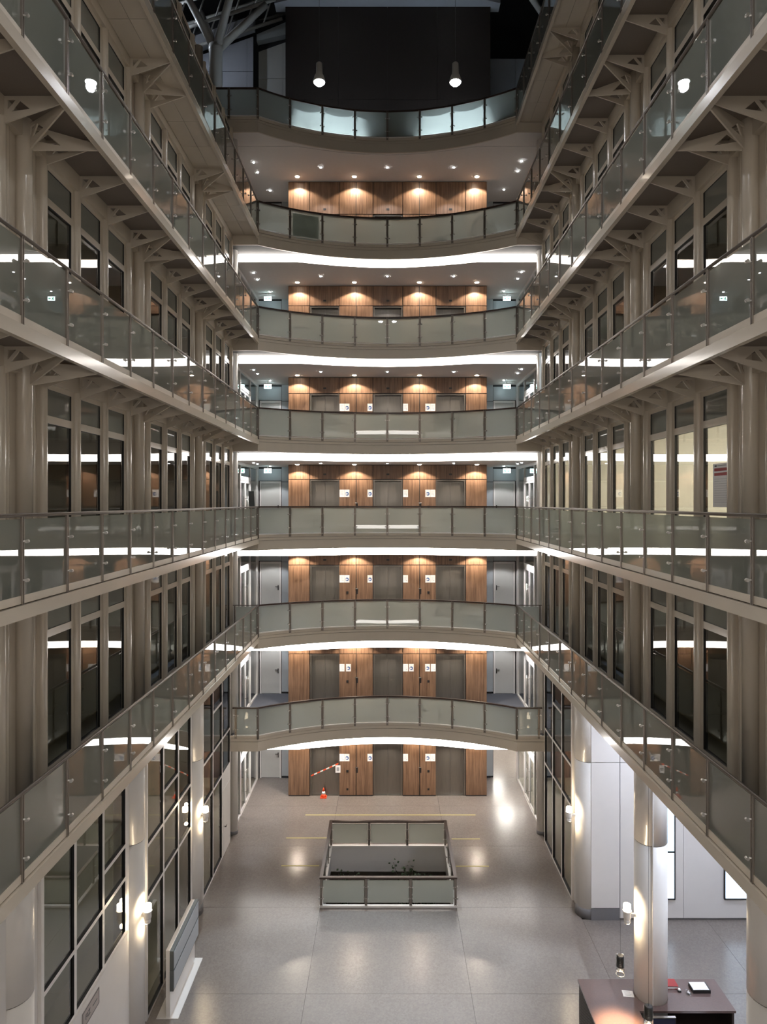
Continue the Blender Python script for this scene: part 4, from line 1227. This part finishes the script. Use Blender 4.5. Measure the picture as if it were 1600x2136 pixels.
# tree column
x, y = -6.9, 27.0
e = root('tree_column', (x, y, f), 'branching steel roof column standing on the top gallery terrace', 'column')
build('trunk', MB().lathe([(.26, 0), (.26, 4.15), (.28, 4.18), (.28, 4.4)], (x, y, f), 20), 'roof_steel', e)
for (dx, dy, dz) in ((-1.3, -.4, 2.4), (1.9, .6, 2.3), (1.2, -1.2, 2.6), (-.9, 1.0, 2.3)):
    build('branch', MB().tube([(x, y, f + 4.2), (x + dx, y + dy, f + 4.2 + dz)], .17, 12, .13), 'roof_steel', e)
# roof
o = build('ceiling_roof', MB().box(-13, 13.2, -4.7, 38, 36.5, 36.7), 'roof_dark')
tag(o, 'dark roof high above the atrium', 'ceiling', kind='structure')
for i, y in enumerate((25.4, 27.6, 29.4, 31.2)):
    e = root('roof_truss', (0, y, 33), f"steel roof truss, {['nearest', 'second', 'third', 'farthest'][i]} across the end of the atrium", 'truss', 'roof trusses')
    za = 31.3 + .5 * i; 
    for (nm_, zz) in (('lower_chord', za), ('upper_chord', za + 1.1)):
        build(nm_, MB().tube([(-12, y, zz - 1.2), (-4.6, y, zz + 1.2)], .07, 8), 'roof_steel', e)
    for q in range(9):
        xa = -12 + q * .82; t = (xa + 12) / 7.4 * 2.4 - 1.2; t2 = (xa + .41 + 12) / 7.4 * 2.4 - 1.2
        build('web_bar', MB().tube([(xa, y, za + t), (xa + .41, y, za + 1.1 + t2)], .035, 6), 'roof_steel', e)
for i, (x, z) in enumerate(((4.9, 33.2), (6.0, 34.0))):
    o = build('roof_beam', MB().tube([(x - 1.2, 26.2, z + 1.6), (x + 1.6, 27.4, z - 1.2)], .12, 10), 'roof_steel')
    tag(o, f"slanting steel roof strut at the upper right, {['lower', 'higher'][i]} one", 'beam', 'roof struts at the right')
w = root('wall_outer', (0, -3, 0), 'closing walls behind the atrium', 'wall', kind='structure')
build('near_end', MB().box(-13, 13.2, -4.7, -4.5, 0, 36.5), 'room_dark', w)
build('far_end', MB().box(-13, 13.2, 38, 38.2, 0, 36.5), 'room_dark', w)
build('far_left', MB().box(-13.2, -13, -4.7, 38.2, 0, 36.5), 'room_dark', w)
build('far_right', MB().box(13.2, 13.4, -4.7, 38.2, 0, 36.5), 'room_dark', w)
build('upper_right', MB().box(5.72, 5.85, -3, YJ, FLOOR['A'], 33), 'room_dark', FB[1])
# added lamp, hidden from view, to brighten the dark terrace wall and roof
e = root('terrace_fill_lamp', (-9.2, 27.5, FLOOR['A']), 'added unseen pole lamp brightening the terrace beyond the branching column', 'lamp')
build('pole', MB().lathe([(.05, 0), (.04, 5.0)], (-9.2, 27.5, FLOOR['A']), 10), 'roof_steel', e)
build('globe', MB().lathe([(.05, 5.0), (.14, 5.06), (.17, 5.18), (.14, 5.3), (.03, 5.36)], (-9.2, 27.5, FLOOR['A']), 16), 'lamp_cool', e)
light('POINT', 'terrace_fill_light', (-8.95, 27.3, FLOOR['A'] + 5.2), 70, (.75, .85, 1.0), e, size=.15)
# pendants; middle and near pairs are added out of view for facade light
pl = []
for y in (17.35, 11.5, 5.5):
    for s in (-1, 1):
        pl.append((s * 1.76, y))
for i, (x, y) in enumerate(pl):
    z = 10.86 + EYE
    where = 'visible' if y > 17 else 'nearer'
    lab = f"bell shaped pendant lamp hanging high in the atrium, {['left', 'right'][i % 2]} one of the {['far', 'middle', 'near'][i // 2]} pair"
    e = root('atrium_pendant', (x, y, z), lab, 'pendant lamp', 'bell pendants in the atrium')
    build('shade', MB().lathe([(.15, .0), (.155, .04), (.12, .16), (.085, .22), (.08, .48), (.06, .50)], (x, y, z), 20), 'roof_steel', e)
    build('lens', MB().lathe([(.02, -.075), (.09, -.06), (.14, -.01), (.14, .0)], (x, y, z), 20), 'lamp_pendant', e)
    build('cable', MB().tube([(x, y, z + .5), (x, y, 36.5)], .006, 5), 'dark_metal', e)
    light('SPOT', 'pendant_light', (x, y, z - .12), PEND, (.93, .95, 1.0), e, size=.12, spot=R(150), blend=.5)
# spotlights under the curved lip, aimed at the floor behind the top gallery glass
for i, x in enumerate((-2.2, 2.6)):
    ys, zs = 26.6, 33.02
    e = root('terrace_spotlight', (x, ys, zs), f"spotlight under the roof above the {['left', 'right'][i]} half of the top gallery", 'spotlight', 'spotlights over the top gallery')
    build('can', MB().lathe([(.09, 0), (.10, .02), (.10, .28), (.06, .3)], (x, ys, zs), 16), 'roof_steel', e)
    build('lens', MB().lathe([(.02, -.004), (.085, -.004), (.085, .0)], (x, ys, zs), 16), 'lamp_cool', e)
    light('SPOT', 'spot_beam', (x, ys, zs - .03), TERRACE, (.72, .87, 1.0), e, size=.08, spot=R(27), blend=.4, rot=(R(-9), 0, 0))
